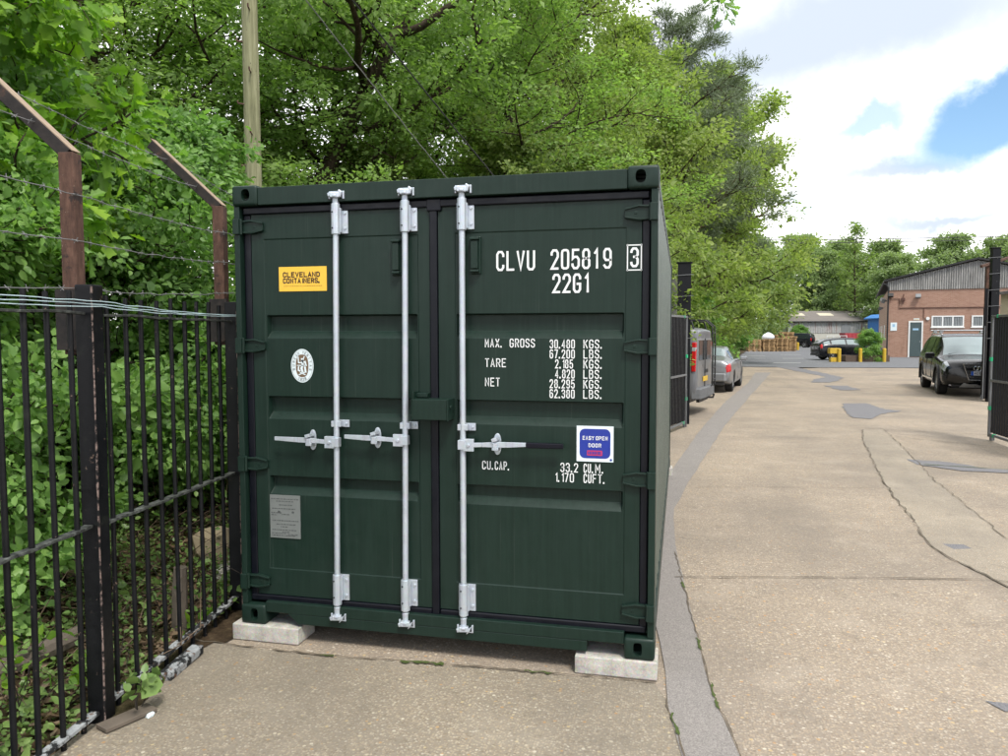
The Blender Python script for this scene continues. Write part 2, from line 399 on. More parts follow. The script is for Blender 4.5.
def mat_shed():
    n = NT('rust streaked pale sheeting')
    c = n.mix(n.noise(3, 5), (0.30, 0.30, 0.30), (0.45, 0.45, 0.44))
    c = n.mix(n.ramp(n.noise(1.4, 6, 0.7, n.mapping((1.6, 1.6, 0.12))), [(0.52, 0), (0.66, 0.8)]), c, (0.24, 0.12, 0.10))
    n.set(c, 0.9, 0, 0.2); return n.m
M['shed_wall'] = mat_shed()
M['roof_grey'] = simple('grey sheet roof', (0.17, 0.155, 0.145), 0.95, 0, 0.3, 1.2, 0.2)
M['rooflight'] = simple('clear roof sheet', (0.50, 0.46, 0.36), 0.6, 0, 0.1)
M['plaster'] = simple('off white rendered wall', (0.50, 0.49, 0.44), 0.9, 0, 0.15, 1.5)
M['white_paint'] = simple('white painted frame', (0.72, 0.73, 0.72), 0.5, 0, 0.08)
M['door_grey'] = simple('slate green door', (0.055, 0.083, 0.088), 0.5, 0, 0.12, 3)
M['blue_paint'] = simple('blue cladding', (0.016, 0.15, 0.42), 0.5, 0, 0.12, 2)
M['red_paint'] = simple('faded red steel', (0.34, 0.04, 0.05), 0.6, 0, 0.2, 2)
M['black_pipe'] = simple('black downpipe', (0.012, 0.012, 0.013), 0.5)
M['rust_pipe'] = simple('brown conduit', (0.09, 0.04, 0.03), 0.7)
M['cream'] = simple('cream cladding', (0.50, 0.42, 0.27), 0.7, 0, 0.1, 2)
M['lamp_grey'] = simple('grey lamp casing', (0.20, 0.21, 0.22), 0.5)
M['yellow_paint'] = simple('scuffed yellow paint', (0.50, 0.33, 0.025), 0.6, 0, 0.3, 6)
M['planter'] = simple('dark brick planter', (0.085, 0.06, 0.045), 0.9, 0, 0.3, 5)
M['clip'] = simple('green tape', (0.012, 0.40, 0.17), 0.5)
M['mesh_dark'] = simple('black gate steel', (0.0035, 0.004, 0.006), 0.5, 0, 0.3, 10, 0.25)
M['steel_edge'] = simple('bare steel edge', (0.16, 0.165, 0.17), 0.5, 0.5, 0.25, 9)
M['concrete_post'] = simple('concrete fence post', (0.25, 0.245, 0.23), 0.95, 0, 0.2, 8)
# vehicles
def car_paint(name, col, metal, rough=0.28, dust_sheen=0.15):
    n = NT(name)
    c = n.mix(n.ramp(n.noise(2.5, 5, 0.6), [(0.4, 0), (0.75, dust_sheen)]), col, (0.18, 0.165, 0.145))
    n.set(c, n.ramp(n.noise(6, 4), [(0.3, rough - 0.05), (0.7, rough + 0.1)]), metal, 0.35, 0.3)
    n.b.inputs['Coat Roughness'].default_value = 0.12
    return n.m
M['car_black'] = car_paint('black car paint', (0.0025, 0.0026, 0.003), 0.0, 0.2, 0.015)
M['car_navy'] = car_paint('blue black car paint', (0.003, 0.0035, 0.007), 0.0, 0.22, 0.02)
M['car_silver'] = car_paint('silver grey car paint', (0.26, 0.27, 0.285), 0.65, 0.32)
M['car_grey'] = car_paint('dark grey van paint', (0.13, 0.135, 0.145), 0.3, 0.36)
M['glass'] = simple('tinted car glass', (0.018, 0.024, 0.026), 0.06, 0, 0.1, 2, 0.9)
M['windscreen'] = simple('windscreen glass', (0.20, 0.25, 0.26), 0.06, 0, 0.08, 2, 0.9)
M['tyre'] = simple('tyre rubber', (0.012, 0.012, 0.012), 0.85, 0, 0.3, 20)
M['alloy'] = simple('alloy rim', (0.38, 0.39, 0.40), 0.35, 0.7, 0.1)
M['chrome'] = simple('bright trim', (0.62, 0.63, 0.65), 0.2, 0.9, 0.05)
M['trim'] = simple('black plastic trim', (0.012, 0.012, 0.013), 0.55)
M['red_lens'] = simple('red tail lamp lens', (0.45, 0.008, 0.012), 0.2, 0, 0.15, 8, 0.6)
M['clear_lens'] = simple('headlamp lens', (0.42, 0.45, 0.47), 0.10, 0.3, 0.3, 10, 0.7)
M['amber'] = simple('orange lens', (0.55, 0.16, 0.03), 0.3)
M['plate_white'] = simple('white number plate', (0.70, 0.72, 0.74), 0.4, 0, 0.04)
M['plate_yellow'] = simple('yellow number plate', (0.62, 0.40, 0.04), 0.4, 0, 0.04)
M['plate_blue'] = simple('blue plate band', (0.01, 0.10, 0.5), 0.4)
M['bumper_grey'] = simple('grey plastic bumper', (0.10, 0.105, 0.11), 0.6)
M['office_glass'] = simple('window glass with blinds', (0.10, 0.115, 0.125), 0.15, 0, 0.4, 3, 0.6)
M['blind'] = simple('vertical blind', (0.30, 0.32, 0.33), 0.8)
M['sign_blue'] = simple('pale blue notice', (0.30, 0.48, 0.66), 0.5)
M['sign_green'] = simple('green notice', (0.04, 0.25, 0.14), 0.5)
# ------------------------------------------------------------------ object helpers
def tag(o, label=None, cat=None, group=None, kind=None):
    if label: o['label'] = label
    if cat: o['category'] = cat
    if group: o['group'] = group
    if kind: o['kind'] = kind
    return o
WORLD = {}                       # roots whose part meshes are written in world coordinates
def thing(name, label, cat, loc=(0, 0, 0), rz=0.0, group=None, world=True):
    o = bpy.data.objects.new(name, None); COL.objects.link(o)
    o.empty_display_size = 0.2
    o.location = loc; o.rotation_euler = (0, 0, rz)
    if world and rz == 0: WORLD[o] = Vector(loc)
    return tag(o, label, cat, group)
def root_of(o):
    while o.parent: o = o.parent
    return o
def children(o): return list(o.children)
def copy_tree(o, parent=None):
    kids = children(o)
    c = o.copy(); COL.objects.link(c); c.parent = parent
    for k in kids: copy_tree(k, c)
    return c
class MB:
    """collects shapes and links them as ONE mesh object"""
    def __init__(s, mat=None):
        s.v = []; s.f = []; s.mi = []; s.mats = []; s.cur = 0
        if mat: s.use(mat)
    def use(s, mat):
        m = M[mat] if isinstance(mat, str) else mat
        if m not in s.mats: s.mats.append(m)
        s.cur = s.mats.index(m); return s
    def add(s, vs, fs):
        b = len(s.v); s.v += [tuple(v) for v in vs]
        for f in fs: s.f.append(tuple(b + i for i in f)); s.mi.append(s.cur)
        return s
    def box(s, x0, y0, z0, x1, y1, z1):
        return s.add([(x0, y0, z0), (x1, y0, z0), (x1, y1, z0), (x0, y1, z0), (x0, y0, z1), (x1, y0, z1), (x1, y1, z1), (x0, y1, z1)],
                     [(0, 3, 2, 1), (4, 5, 6, 7), (0, 1, 5, 4), (1, 2, 6, 5), (2, 3, 7, 6), (3, 0, 4, 7)])
    def obox(s, c, ax, ay, az):
        c, ax, ay, az = map(Vector, (c, ax, ay, az))
        vs = [c + i * ax + j * ay + k * az for k in (-1, 1) for i, j in ((-1, -1), (1, -1), (1, 1), (-1, 1))]
        return s.add(vs, [(0, 3, 2, 1), (4, 5, 6, 7), (0, 1, 5, 4), (1, 2, 6, 5), (2, 3, 7, 6), (3, 0, 4, 7)])
    def bar(s, p0, p1, w, h, up=(0, 0, 1)):
        p0, p1 = Vector(p0), Vector(p1); d = (p1 - p0)
        dn = d.normalized(); sd = dn.cross(Vector(up))
        if sd.length < 1e-4: sd = dn.cross(Vector((1, 0, 0)))
        sd.normalize(); u = sd.cross(dn)
        return s.obox((p0 + p1) / 2, d / 2, sd * w / 2, u * h / 2)
    def tube(s, pts, r, n=8, cap=True):
        pts = [Vector(p) for p in pts]; k = len(pts)
        rs = r if isinstance(r, (list, tuple)) else [r] * k
        vs = []; prev = None
        for i, p in enumerate(pts):
            d = (pts[min(i + 1, k - 1)] - pts[max(i - 1, 0)])
            if d.length < 1e-9: d = Vector((0, 0, 1))
            d.normalize()
            if prev is None:
                a = d.cross(Vector((0, 0, 1)))
                if a.length < 1e-3: a = d.cross(Vector((1, 0, 0)))
            else:
                a = prev - d * prev.dot(d)
                if a.length < 1e-4: a = d.cross(Vector((1, 0, 0)))
            a.normalize(); prev = a; b = d.cross(a)
            for j in range(n):
                t = 2 * math.pi * j / n
                vs.append(p + (a * math.cos(t) + b * math.sin(t)) * rs[i])
        fs = []
        for i in range(k - 1):
            for j in range(n):
                fs.append((i * n + j, i * n + (j + 1) % n, (i + 1) * n + (j + 1) % n, (i + 1) * n + j))
        if cap: fs += [tuple(reversed(range(n))), tuple((k - 1) * n + j for j in range(n))]
        return s.add(vs, fs)
    def prism(s, poly, ext):
        """poly: 3D outline, extruded by vector ext"""
        e = Vector(ext); n = len(poly)
        vs = [Vector(p) for p in poly] + [Vector(p) + e for p in poly]
        fs = [tuple(range(n)), tuple(reversed(range(n, 2 * n)))] + [(i, i + n, (i + 1) % n + n, (i + 1) % n) for i in range(n)]
        return s.add(vs, fs)
    def sheet(s, poly): return s.add(poly, [tuple(range(len(poly)))])
    def mesh(s, name, off=Vector((0, 0, 0)), smooth=False):
        me = bpy.data.meshes.new(name)
        me.from_pydata([tuple(Vector(v) - off) for v in s.v], [], s.f)
        for m in s.mats: me.materials.append(m)
        me.polygons.foreach_set('material_index', s.mi)
        if smooth: me.polygons.foreach_set('use_smooth', [True] * len(s.f))
        bm = bmesh.new(); bm.from_mesh(me); bmesh.ops.recalc_face_normals(bm, faces=bm.faces); bm.to_mesh(me); bm.free()
        me.update(); return me
    def build(s, name, parent=None, bevel=0.0, smooth=False, segs=2, angle=40, auto=None):
        if parent is not None:
            off = WORLD.get(root_of(parent), Vector((0, 0, 0))); loc = (0, 0, 0)
        else:
            a = np.array(s.v); off = Vector(((a[:, 0].min() + a[:, 0].max()) / 2, (a[:, 1].min() + a[:, 1].max()) / 2, a[:, 2].min())); loc = off
        o = bpy.data.objects.new(name, s.mesh(name, off, smooth)); COL.objects.link(o)
        o.location = loc
        if parent is not None: o.parent = parent
        if bevel:
            b = o.modifiers.new('bevel', 'BEVEL'); b.width = bevel; b.segments = segs; b.limit_method = 'ANGLE'; b.angle_limit = R(angle)
            if hasattr(b, 'harden_normals'): b.harden_normals = False
        return o
def smooth_by_angle(o, deg=35):
    me = o.data
    bm = bmesh.new(); bm.from_mesh(me)
    for f in bm.faces: f.smooth = True
    for e in bm.edges:
        if len(e.link_faces) == 2 and e.calc_face_angle(0) > R(deg): e.smooth = False
    bm.to_mesh(me); bm.free(); return o
def bake(o):
    """apply the object's modifiers into its mesh"""
    dg = bpy.context.evaluated_depsgraph_get(); dg.update()
    me = bpy.data.meshes.new_from_object(o.evaluated_get(dg))
    old = o.data; o.modifiers.clear(); o.data = me
    if old.users == 0: bpy.data.meshes.remove(old)
    return o
def cut(o, cutters):
    for c in cutters:
        m = o.modifiers.new('cut', 'BOOLEAN'); m.operation = 'DIFFERENCE'; m.object = c; m.solver = 'EXACT'
    bake(o)
    for c in cutters:
        d = c.data; bpy.data.objects.remove(c); bpy.data.meshes.remove(d)
    return o

# stroke lettering: narrow gothic capitals drawn as ribbons
def _o(x0, y0, x1, y1, cx=.28, cy=.16):
    return [(x0 + cx, y0), (x1 - cx, y0), (x1 - cx * .25, y0 + cy * .3), (x1, y0 + cy), (x1, y1 - cy), (x1 - cx * .25, y1 - cy * .3), (x1 - cx, y1), (x0 + cx, y1), (x0 + cx * .25, y1 - cy * .3), (x0, y1 - cy), (x0, y0 + cy), (x0 + cx * .25, y0 + cy * .3)]
GL = {
 'A': [[(0, 0), (.5, 1), (1, 0)], [(.2, .3), (.8, .3)]],
 'B': [[(0, 0), (0, 1), (.7, 1), (.93, .88), (.93, .65), (.7, .53), (0, .53)], [(.7, .53), (1, .4), (1, .14), (.72, 0), (0, 0)]],
 'C': [[(1, .76), (1, .86), (.75, 1), (.25, 1), (0, .86), (0, .14), (.25, 0), (.75, 0), (1, .14), (1, .24)]],
 'D': [[(0, 0), (0, 1), (.66, 1), (1, .8), (1, .2), (.66, 0), (0, 0)]],
 'E': [[(1, 1), (0, 1), (0, 0), (1, 0)], [(0, .52), (.8, .52)]],
 'F': [[(1, 1), (0, 1), (0, 0)], [(0, .52), (.8, .52)]],
 'G': [[(1, .76), (1, .86), (.75, 1), (.25, 1), (0, .86), (0, .14), (.25, 0), (.75, 0), (1, .14), (1, .46), (.55, .46)]],
 'I': [[(.5, 0), (.5, 1)]],
 'K': [[(0, 0), (0, 1)], [(1, 1), (.05, .45)], [(.35, .62), (1, 0)]],
 'L': [[(0, 1), (0, 0), (1, 0)]],
 'M': [[(0, 0), (0, 1), (.5, .35), (1, 1), (1, 0)]],
 'N': [[(0, 0), (0, 1), (1, 0), (1, 1)]],
 'P': [[(0, 0), (0, 1), (.72, 1), (1, .86), (1, .6), (.72, .46), (0, .46)]],
 'R': [[(0, 0), (0, 1), (.72, 1), (1, .86), (1, .62), (.72, .5), (0, .5)], [(.55, .5), (1, 0)]],
 'S': [[(1, .78), (1, .88), (.75, 1), (.25, 1), (0, .88), (0, .66), (.25, .55), (.75, .46), (1, .34), (1, .12), (.75, 0), (.25, 0), (0, .12), (0, .22)]],
 'T': [[(0, 1), (1, 1)], [(.5, 1), (.5, 0)]],
 'U': [[(0, 1), (0, .14), (.25, 0), (.75, 0), (1, .14), (1, 1)]],
 'V': [[(0, 1), (.5, 0), (1, 1)]],
 'X': [[(0, 0), (1, 1)], [(0, 1), (1, 0)]],
 'Y': [[(0, 1), (.5, .48), (1, 1)], [(.5, .48), (.5, 0)]],
 '0': [_o(0, 0, 1, 1) + ['c']], 'O': [_o(0, 0, 1, 1) + ['c']],
 '1': [[(.22, .8), (.55, 1), (.55, 0)]],
 '2': [[(0, .76), (0, .86), (.25, 1), (.75, 1), (1, .86), (1, .64), (0, 0), (1, 0)]],
 '3': [[(0, .8), (.05, .9), (.27, 1), (.73, 1), (1, .86), (1, .64), (.72, .53), (.4, .53)], [(.72, .53), (1, .4), (1, .14), (.73, 0), (.27, 0), (.05, .1), (0, .2)]],
 '4': [[(.75, 0), (.75, 1), (0, .28), (1, .28)]],
 '5': [[(.95, 1), (.08, 1), (.02, .52), (.3, .62), (.72, .62), (1, .48), (1, .14), (.73, 0), (.27, 0), (0, .14), (0, .22)]],
 '6': [[(1, .87), (.75, 1), (.25, 1), (0, .86), (0, .14), (.25, 0), (.75, 0), (1, .14), (1, .45), (.75, .59), (0, .59)]],
 '7': [[(0, 1), (1, 1), (.35, 0)]],
 '8': [[(.25, .53), (.04, .64), (.04, .87), (.26, 1), (.74, 1), (.96, .87), (.96, .64), (.75, .53), (1, .41), (1, .13), (.74, 0), (.26, 0), (0, .13), (0, .41), (.25, .53), (.75, .53)]],
 '9': [[(0, .13), (.25, 0), (.75, 0), (1, .14), (1, .86), (.75, 1), (.25, 1), (0, .86), (0, .55), (.25, .41), (1, .41)]],
}
def ribbon(mb, pts, st, P, closed=False):
    q = [Vector((x, z)) for x, z in pts]
    n = len(q); lo, hi = [], []
    for i in range(n):
        a = q[i] - q[i - 1] if (i > 0 or closed) else q[1] - q[0]
        b = q[(i + 1) % n] - q[i] if (i < n - 1 or closed) else q[-1] - q[-2]
        a.normalize(); b.normalize()
        t = a + b
        if t.length < 1e-5: t = a.copy()
        t.normalize(); nn = Vector((-t.y, t.x)); k = max(0.45, abs(nn.dot(Vector((-a.y, a.x)))))
        ext = Vector((0, 0))
        if not closed and i == 0: ext = -a * st * 0.35
        if not closed and i == n - 1: ext = b * st * 0.35
        lo.append(q[i] + ext - nn * st / 2 / k); hi.append(q[i] + ext + nn * st / 2 / k)
    vs = [P(p.x, p.y) for p in lo] + [P(p.x, p.y) for p in hi]
    m = n if closed else n - 1
    mb.add(vs, [(i, (i + 1) % n, n + (i + 1) % n, n + i) for i in range(m)])
def letters(mb, text, x, z, h, w, adv, st, P):
    """text from x rightwards, baseline z, cap height h, letter width w, advance adv; P maps (x, z) to 3D"""
    for ch in text:
        if ch == '.':
            ribbon(mb, [(x + st * .4, z + st * .35), (x + st * .4, z + st * 1.1)], st * 1.4, P); x += adv * 0.55; continue
        if ch in GL:
            for pl in GL[ch]:
                cl = pl[-1] == 'c'
                pp = [(x + st / 2 + px * (w - st), z + st / 2 + pz * (h - st)) for px, pz in (pl[:-1] if cl else pl)]
                ribbon(mb, pp, st, P, cl)
        x += adv * (0.62 if ch in 'I1' and adv < 0.03 else 1.0)
    return x
def fit_letters(mb, text, x0, x1, z0, h, st, P, gap=0.28):
    """text fitted between x0 and x1"""
    n = sum(0.55 if c == '.' else 1 for c in text)
    adv = (x1 - x0) / (n - gap * (0.55 if text[-1] == '.' else 1) * 1.0)
    letters(mb, text, x0, z0, h, adv * (1 - gap), adv, st, P)

# ------------------------------------------------------------------ ground
def noisy_poly(pts, step, amp, rng, z):
    out = []
    n = len(pts)
    for i in range(n):
        a, b = Vector(pts[i]), Vector(pts[(i + 1) % n])
        k = max(1, int((b - a).length / step))
        d = (b - a); nn = Vector((-d.y, d.x)).normalized() if d.length else Vector((0, 0))
        for j in range(k):
            p = a + d * (j / k) + nn * rng.uniform(-amp, amp) * (1 if 0 < j else 0.3)
            out.append((p.x, p.y, z))
    return out
def poly_sheet(name, mat, pts, z, step=None, amp=0, seed=1, kind='structure'):
    mb = MB(mat)
    rng = random.Random(seed)
    poly = noisy_poly(pts, step, amp, rng, z) if step else [(x, y, z) for x, y in pts]
    bm = bmesh.new(); vs = [bm.verts.new(p) for p in poly]; f = bm.faces.new(vs)
    bmesh.ops.triangulate(bm, faces=[f]); bm.verts.index_update()
    mb.add([tuple(v.co) for v in bm.verts], [[v.index for v in q.verts] for q in bm.faces]); bm.free()
    return tag(mb.build(name), kind=kind)
poly_sheet('ground', 'soil', [(-900, -300), (900, -300), (900, 1500), (-900, 1500)], -0.03)
# the concrete yard right of the fence, out to the tarmac road
poly_sheet('yard', 'yard', [(-0.02, -8), (40, -8), (40, 37.8), (13.5, 38.4), (9.6, 38.0), (8.6, 37.0), (8.0, 37.9), (4.8, 38.6), (2.2, 30), (0.2, 16), (-0.5, 9), (-0.38, 0.5), (-0.14, -1.0), (0.15, -3.0)], 0.0)
poly_sheet('apron', 'apron', [(0.05, -8), (2.95, -8), (2.95, -3.5), (2.62, -0.70), (2.5, -0.2), (2.44, -0.035), (0.52, -0.115), (-0.33, -0.09), (-0.11, -1.02), (0.02, -3.0)], 0.004)
poly_sheet('road', 'road', [(4.4, 38.9), (8.4, 38.3), (14, 38.8), (60, 47), (60, 105), (14.5, 105.5), (11.6, 90), (8.6, 72), (6.4, 52)], 0.004, 1.2, 0.10, 4)
strip_out = [(3.40, -8), (3.05, -2.2), (2.83, -0.64), (2.74, -0.15), (2.63, 1.09), (2.52, 2.6), (2.50, 3.9), (2.69, 5.65), (3.33, 10.78), (4.45, 18.4), (5.75, 26.8), (6.6, 32.5)]
strip_in = [(5.9, 32.3), (4.96, 24.8), (3.75, 17), (2.93, 10.69), (2.46, 6.31), (2.30, 4.43), (2.28, 2.6), (2.40, 1.0), (2.47, 0.3), (2.5, -0.2), (2.62, -0.9), (2.8, -2.4), (3.15, -8)]
def ribbon_sheet(name, mat, left, right, z, amp, seed, n=90):
    rng = random.Random(seed); mb = MB(mat)
    def rs(c):
        c = [Vector(p) for p in c]; L_ = [0]
        for a, b in zip(c[:-1], c[1:]): L_.append(L_[-1] + (b - a).length)
        out = []
        for i in range(n + 1):
            t = (i / n) ** 1.6 * L_[-1]; k = max(j for j in range(len(L_)) if L_[j] <= t + 1e-9); k = min(k, len(c) - 2)
            p = c[k].lerp(c[k + 1], (t - L_[k]) / max(1e-9, L_[k + 1] - L_[k])); out.append((p.x + rng.uniform(-amp, amp), p.y, z))
        return out
    a, b = rs(left), rs(right); m = n + 1
    mb.add(a + b, [(i, i + 1, m + i + 1, m + i) for i in range(n)])
    return tag(mb.build(name), kind='structure')
ribbon_sheet('trench_strip', 'strip', list(reversed(strip_in)), strip_out, 0.008, 0.012, 2)
# worn repair band between two cracks, and tarmac patches
cl = [(5.9, 11.34), (5.55, 9.6), (5.34, 8.23), (4.98, 5.9), (4.83, 4.5), (4.66, 2.98), (4.86, 2.04), (5.1, 1.2), (5.5, -1), (6.0, -4)]
cr = [(7.3, -4), (6.5, 0), (6.0, 2.0), (5.39, 3.46), (5.55, 5.14), (5.62, 6.2), (5.8, 7.45), (6.17, 10.29), (6.3, 11.5)]
ribbon_sheet('repair_band', 'band', list(reversed(cl)), cr, 0.004, 0.015, 7, 110)
poly_sheet('tarmac_patch', 'patch', [(6.62, 16.9), (7.25, 17.1), (7.3, 15.6), (7.6, 15.2), (6.95, 14.4), (6.5, 13.3), (6.15, 13.5), (6.35, 15.2)], 0.008, 0.14, 0.045, 8)
poly_sheet('tarmac_patch', 'patch', [(5.75, 7.9), (6.25, 7.75), (6.6, 7.3), (7.0, 7.25), (7.0, 6.95), (6.2, 7.05), (5.75, 7.45)], 0.008, 0.12, 0.03, 9)
poly_sheet('tarmac_patch', 'patch', [(7.35, 23.9), (8.1, 23.9), (8.15, 21.9), (7.5, 21.7)], 0.008, 0.16, 0.06, 10)
poly_sheet('tarmac_patch', 'patch', [(7.5, 38.5), (8.5, 38.5), (8.9, 31), (9.0, 29.0), (8.3, 26.5), (7.9, 25.6), (7.2, 25.5), (7.6, 27.4), (8.35, 29.2), (8.25, 31)], 0.008, 0.2, 0.07, 11)
poly_sheet('tarmac_patch', 'patch', [(4.78, 3.18), (4.95, 3.20), (4.98, 3.08), (4.82, 3.02)], 0.0045, 0.1, 0.02, 12)
poly_sheet('tarmac_patch', 'patch', [(4.05, 0.14), (4.2, 0.12), (4.22, 0.05), (4.1, 0.04)], 0.0045, 0.06, 0.015, 13)
def crack(name, pts, w, mat, seed, z=0.012, jit=0.02, step=0.12):
    rng = random.Random(seed); mb = MB(mat); L_, R_ = [], []
    P = []
    for a, b in zip(pts[:-1], pts[1:]):
        a, b = Vector(a), Vector(b); k = max(1, int((b - a).length / step))
        for j in range(k): P.append(a + (b - a) * j / k)
    P.append(Vector(pts[-1]))
    for i, p in enumerate(P):
        d = (P[min(i + 1, len(P) - 1)] - P[max(0, i - 1)]).normalized(); nn = Vector((-d.y, d.x))
        c = p + nn * rng.uniform(-jit, jit); ww = w * rng.uniform(0.25, 1.3) / 2
        L_.append((c.x + nn.x * ww, c.y + nn.y * ww, z)); R_.append((c.x - nn.x * ww, c.y - nn.y * ww, z))
    n = len(P)
    mb.add(L_ + R_, [(i, i + 1, n + i + 1, n + i) for i in range(n - 1)])
    return tag(mb.build(name), kind='structure')
poly_sheet('dirt', 'soil', [(-.36, .42), (-.36, -.02), (-.30, -.12), (-.16, -1.02), (.0, -1.02), (-.07, -.70), (-.15, -.30), (-.12, -.10), (-.055, -.09), (-.05, .20), (-.05, .6)], 0.009, .08, .025, 44)
crack('slab_joint', [(2.53, 1.74), (3.6, 1.98), (4.8, 2.20), (4.95, 2.16)], 0.014, 'crack', 3, jit=0.004)
crack('slab_joint', [(6.0, 2.05), (7.2, 2.2), (9, 2.4)], 0.014, 'crack', 31, jit=0.006)
crack('slab_joint', [(-0.33, -0.095), (0.52, -0.12), (1.33, -0.075), (2.45, -0.032)], 0.014, 'crack', 5, jit=0.008, step=0.05)
crack('slab_joint', [(5.85, 7.45), (7.5, 7.15), (10, 7.2)], 0.03, 'moss', 14, jit=0.01)
crack('slab_joint', [(5.95, 11.6), (7.5, 11.1), (10, 10.9)], 0.02, 'crack', 15)
crack('slab_joint', [(2.75, 5.2), (4.0, 5.45), (4.9, 5.6)], 0.008, 'crack', 16, jit=0.004)
crack('slab_joint', [(2.7, 9.6), (4.2, 9.9), (5.5, 10.0)], 0.010, 'crack', 18, jit=0.004)
crack('pavement_crack', cl[:8], 0.014, 'crack', 20, jit=0.022, step=.09)
crack('pavement_crack', list(reversed(cr))[:7], 0.010, 'crack', 21, jit=0.02, step=.09)
crack('pavement_crack', [(2.50, -0.2), (2.62, -0.9), (2.8, -2.4)], 0.007, 'crack', 22, jit=0.006, step=.07)
crack('pavement_crack', [(2.84, -0.7), (2.74, -0.15), (2.63, 1.09), (2.53, 2.4)], 0.009, 'crack', 23, jit=0.008, step=0.06)
for i_, (a_, b_) in enumerate((((2.752, -.26), (2.728, .02)), ((2.69, .42), (2.672, .60)), ((2.60, 1.5), (2.585, 1.62)), ((2.53, -.35), (2.56, -.55)))):
    crack('moss_line', [a_, b_], .016, 'moss', 90 + i_, z=0.014, jit=.008, step=.02)
crack('pavement_crack', [(6.25, 10.4), (8.1, 9.0), (10.5, 9.2)], 0.02, 'crack', 25, jit=0.03)
crack('moss_line', [(1.05, -0.10), (1.18, -0.095), (1.3, -0.085)], 0.03, 'moss', 26, z=0.014, jit=0.012, step=0.02)
crack('moss_line', [(1.75, -0.065), (1.9, -0.06)], 0.018, 'moss', 27, z=0.014, jit=0.012, step=0.02)
crack('moss_line', [(0.58, -0.125), (0.66, -0.12)], 0.02, 'moss', 28, z=0.014, jit=0.01, step=0.02)
for x0, y0, x1, y1 in ((7.2, 52, 8.4, 52), (9.6, 52.5, 11.0, 52.5), (7.5, 58, 9.0, 58), (8.0, 44, 9.6, 44.2), (10.6, 62, 12.2, 62)):
    poly_sheet('road_marking', 'paint_white', [(x0, y0), (x1, y1), (x1, y1 + .35), (x0, y0 + .35)], 0.008)

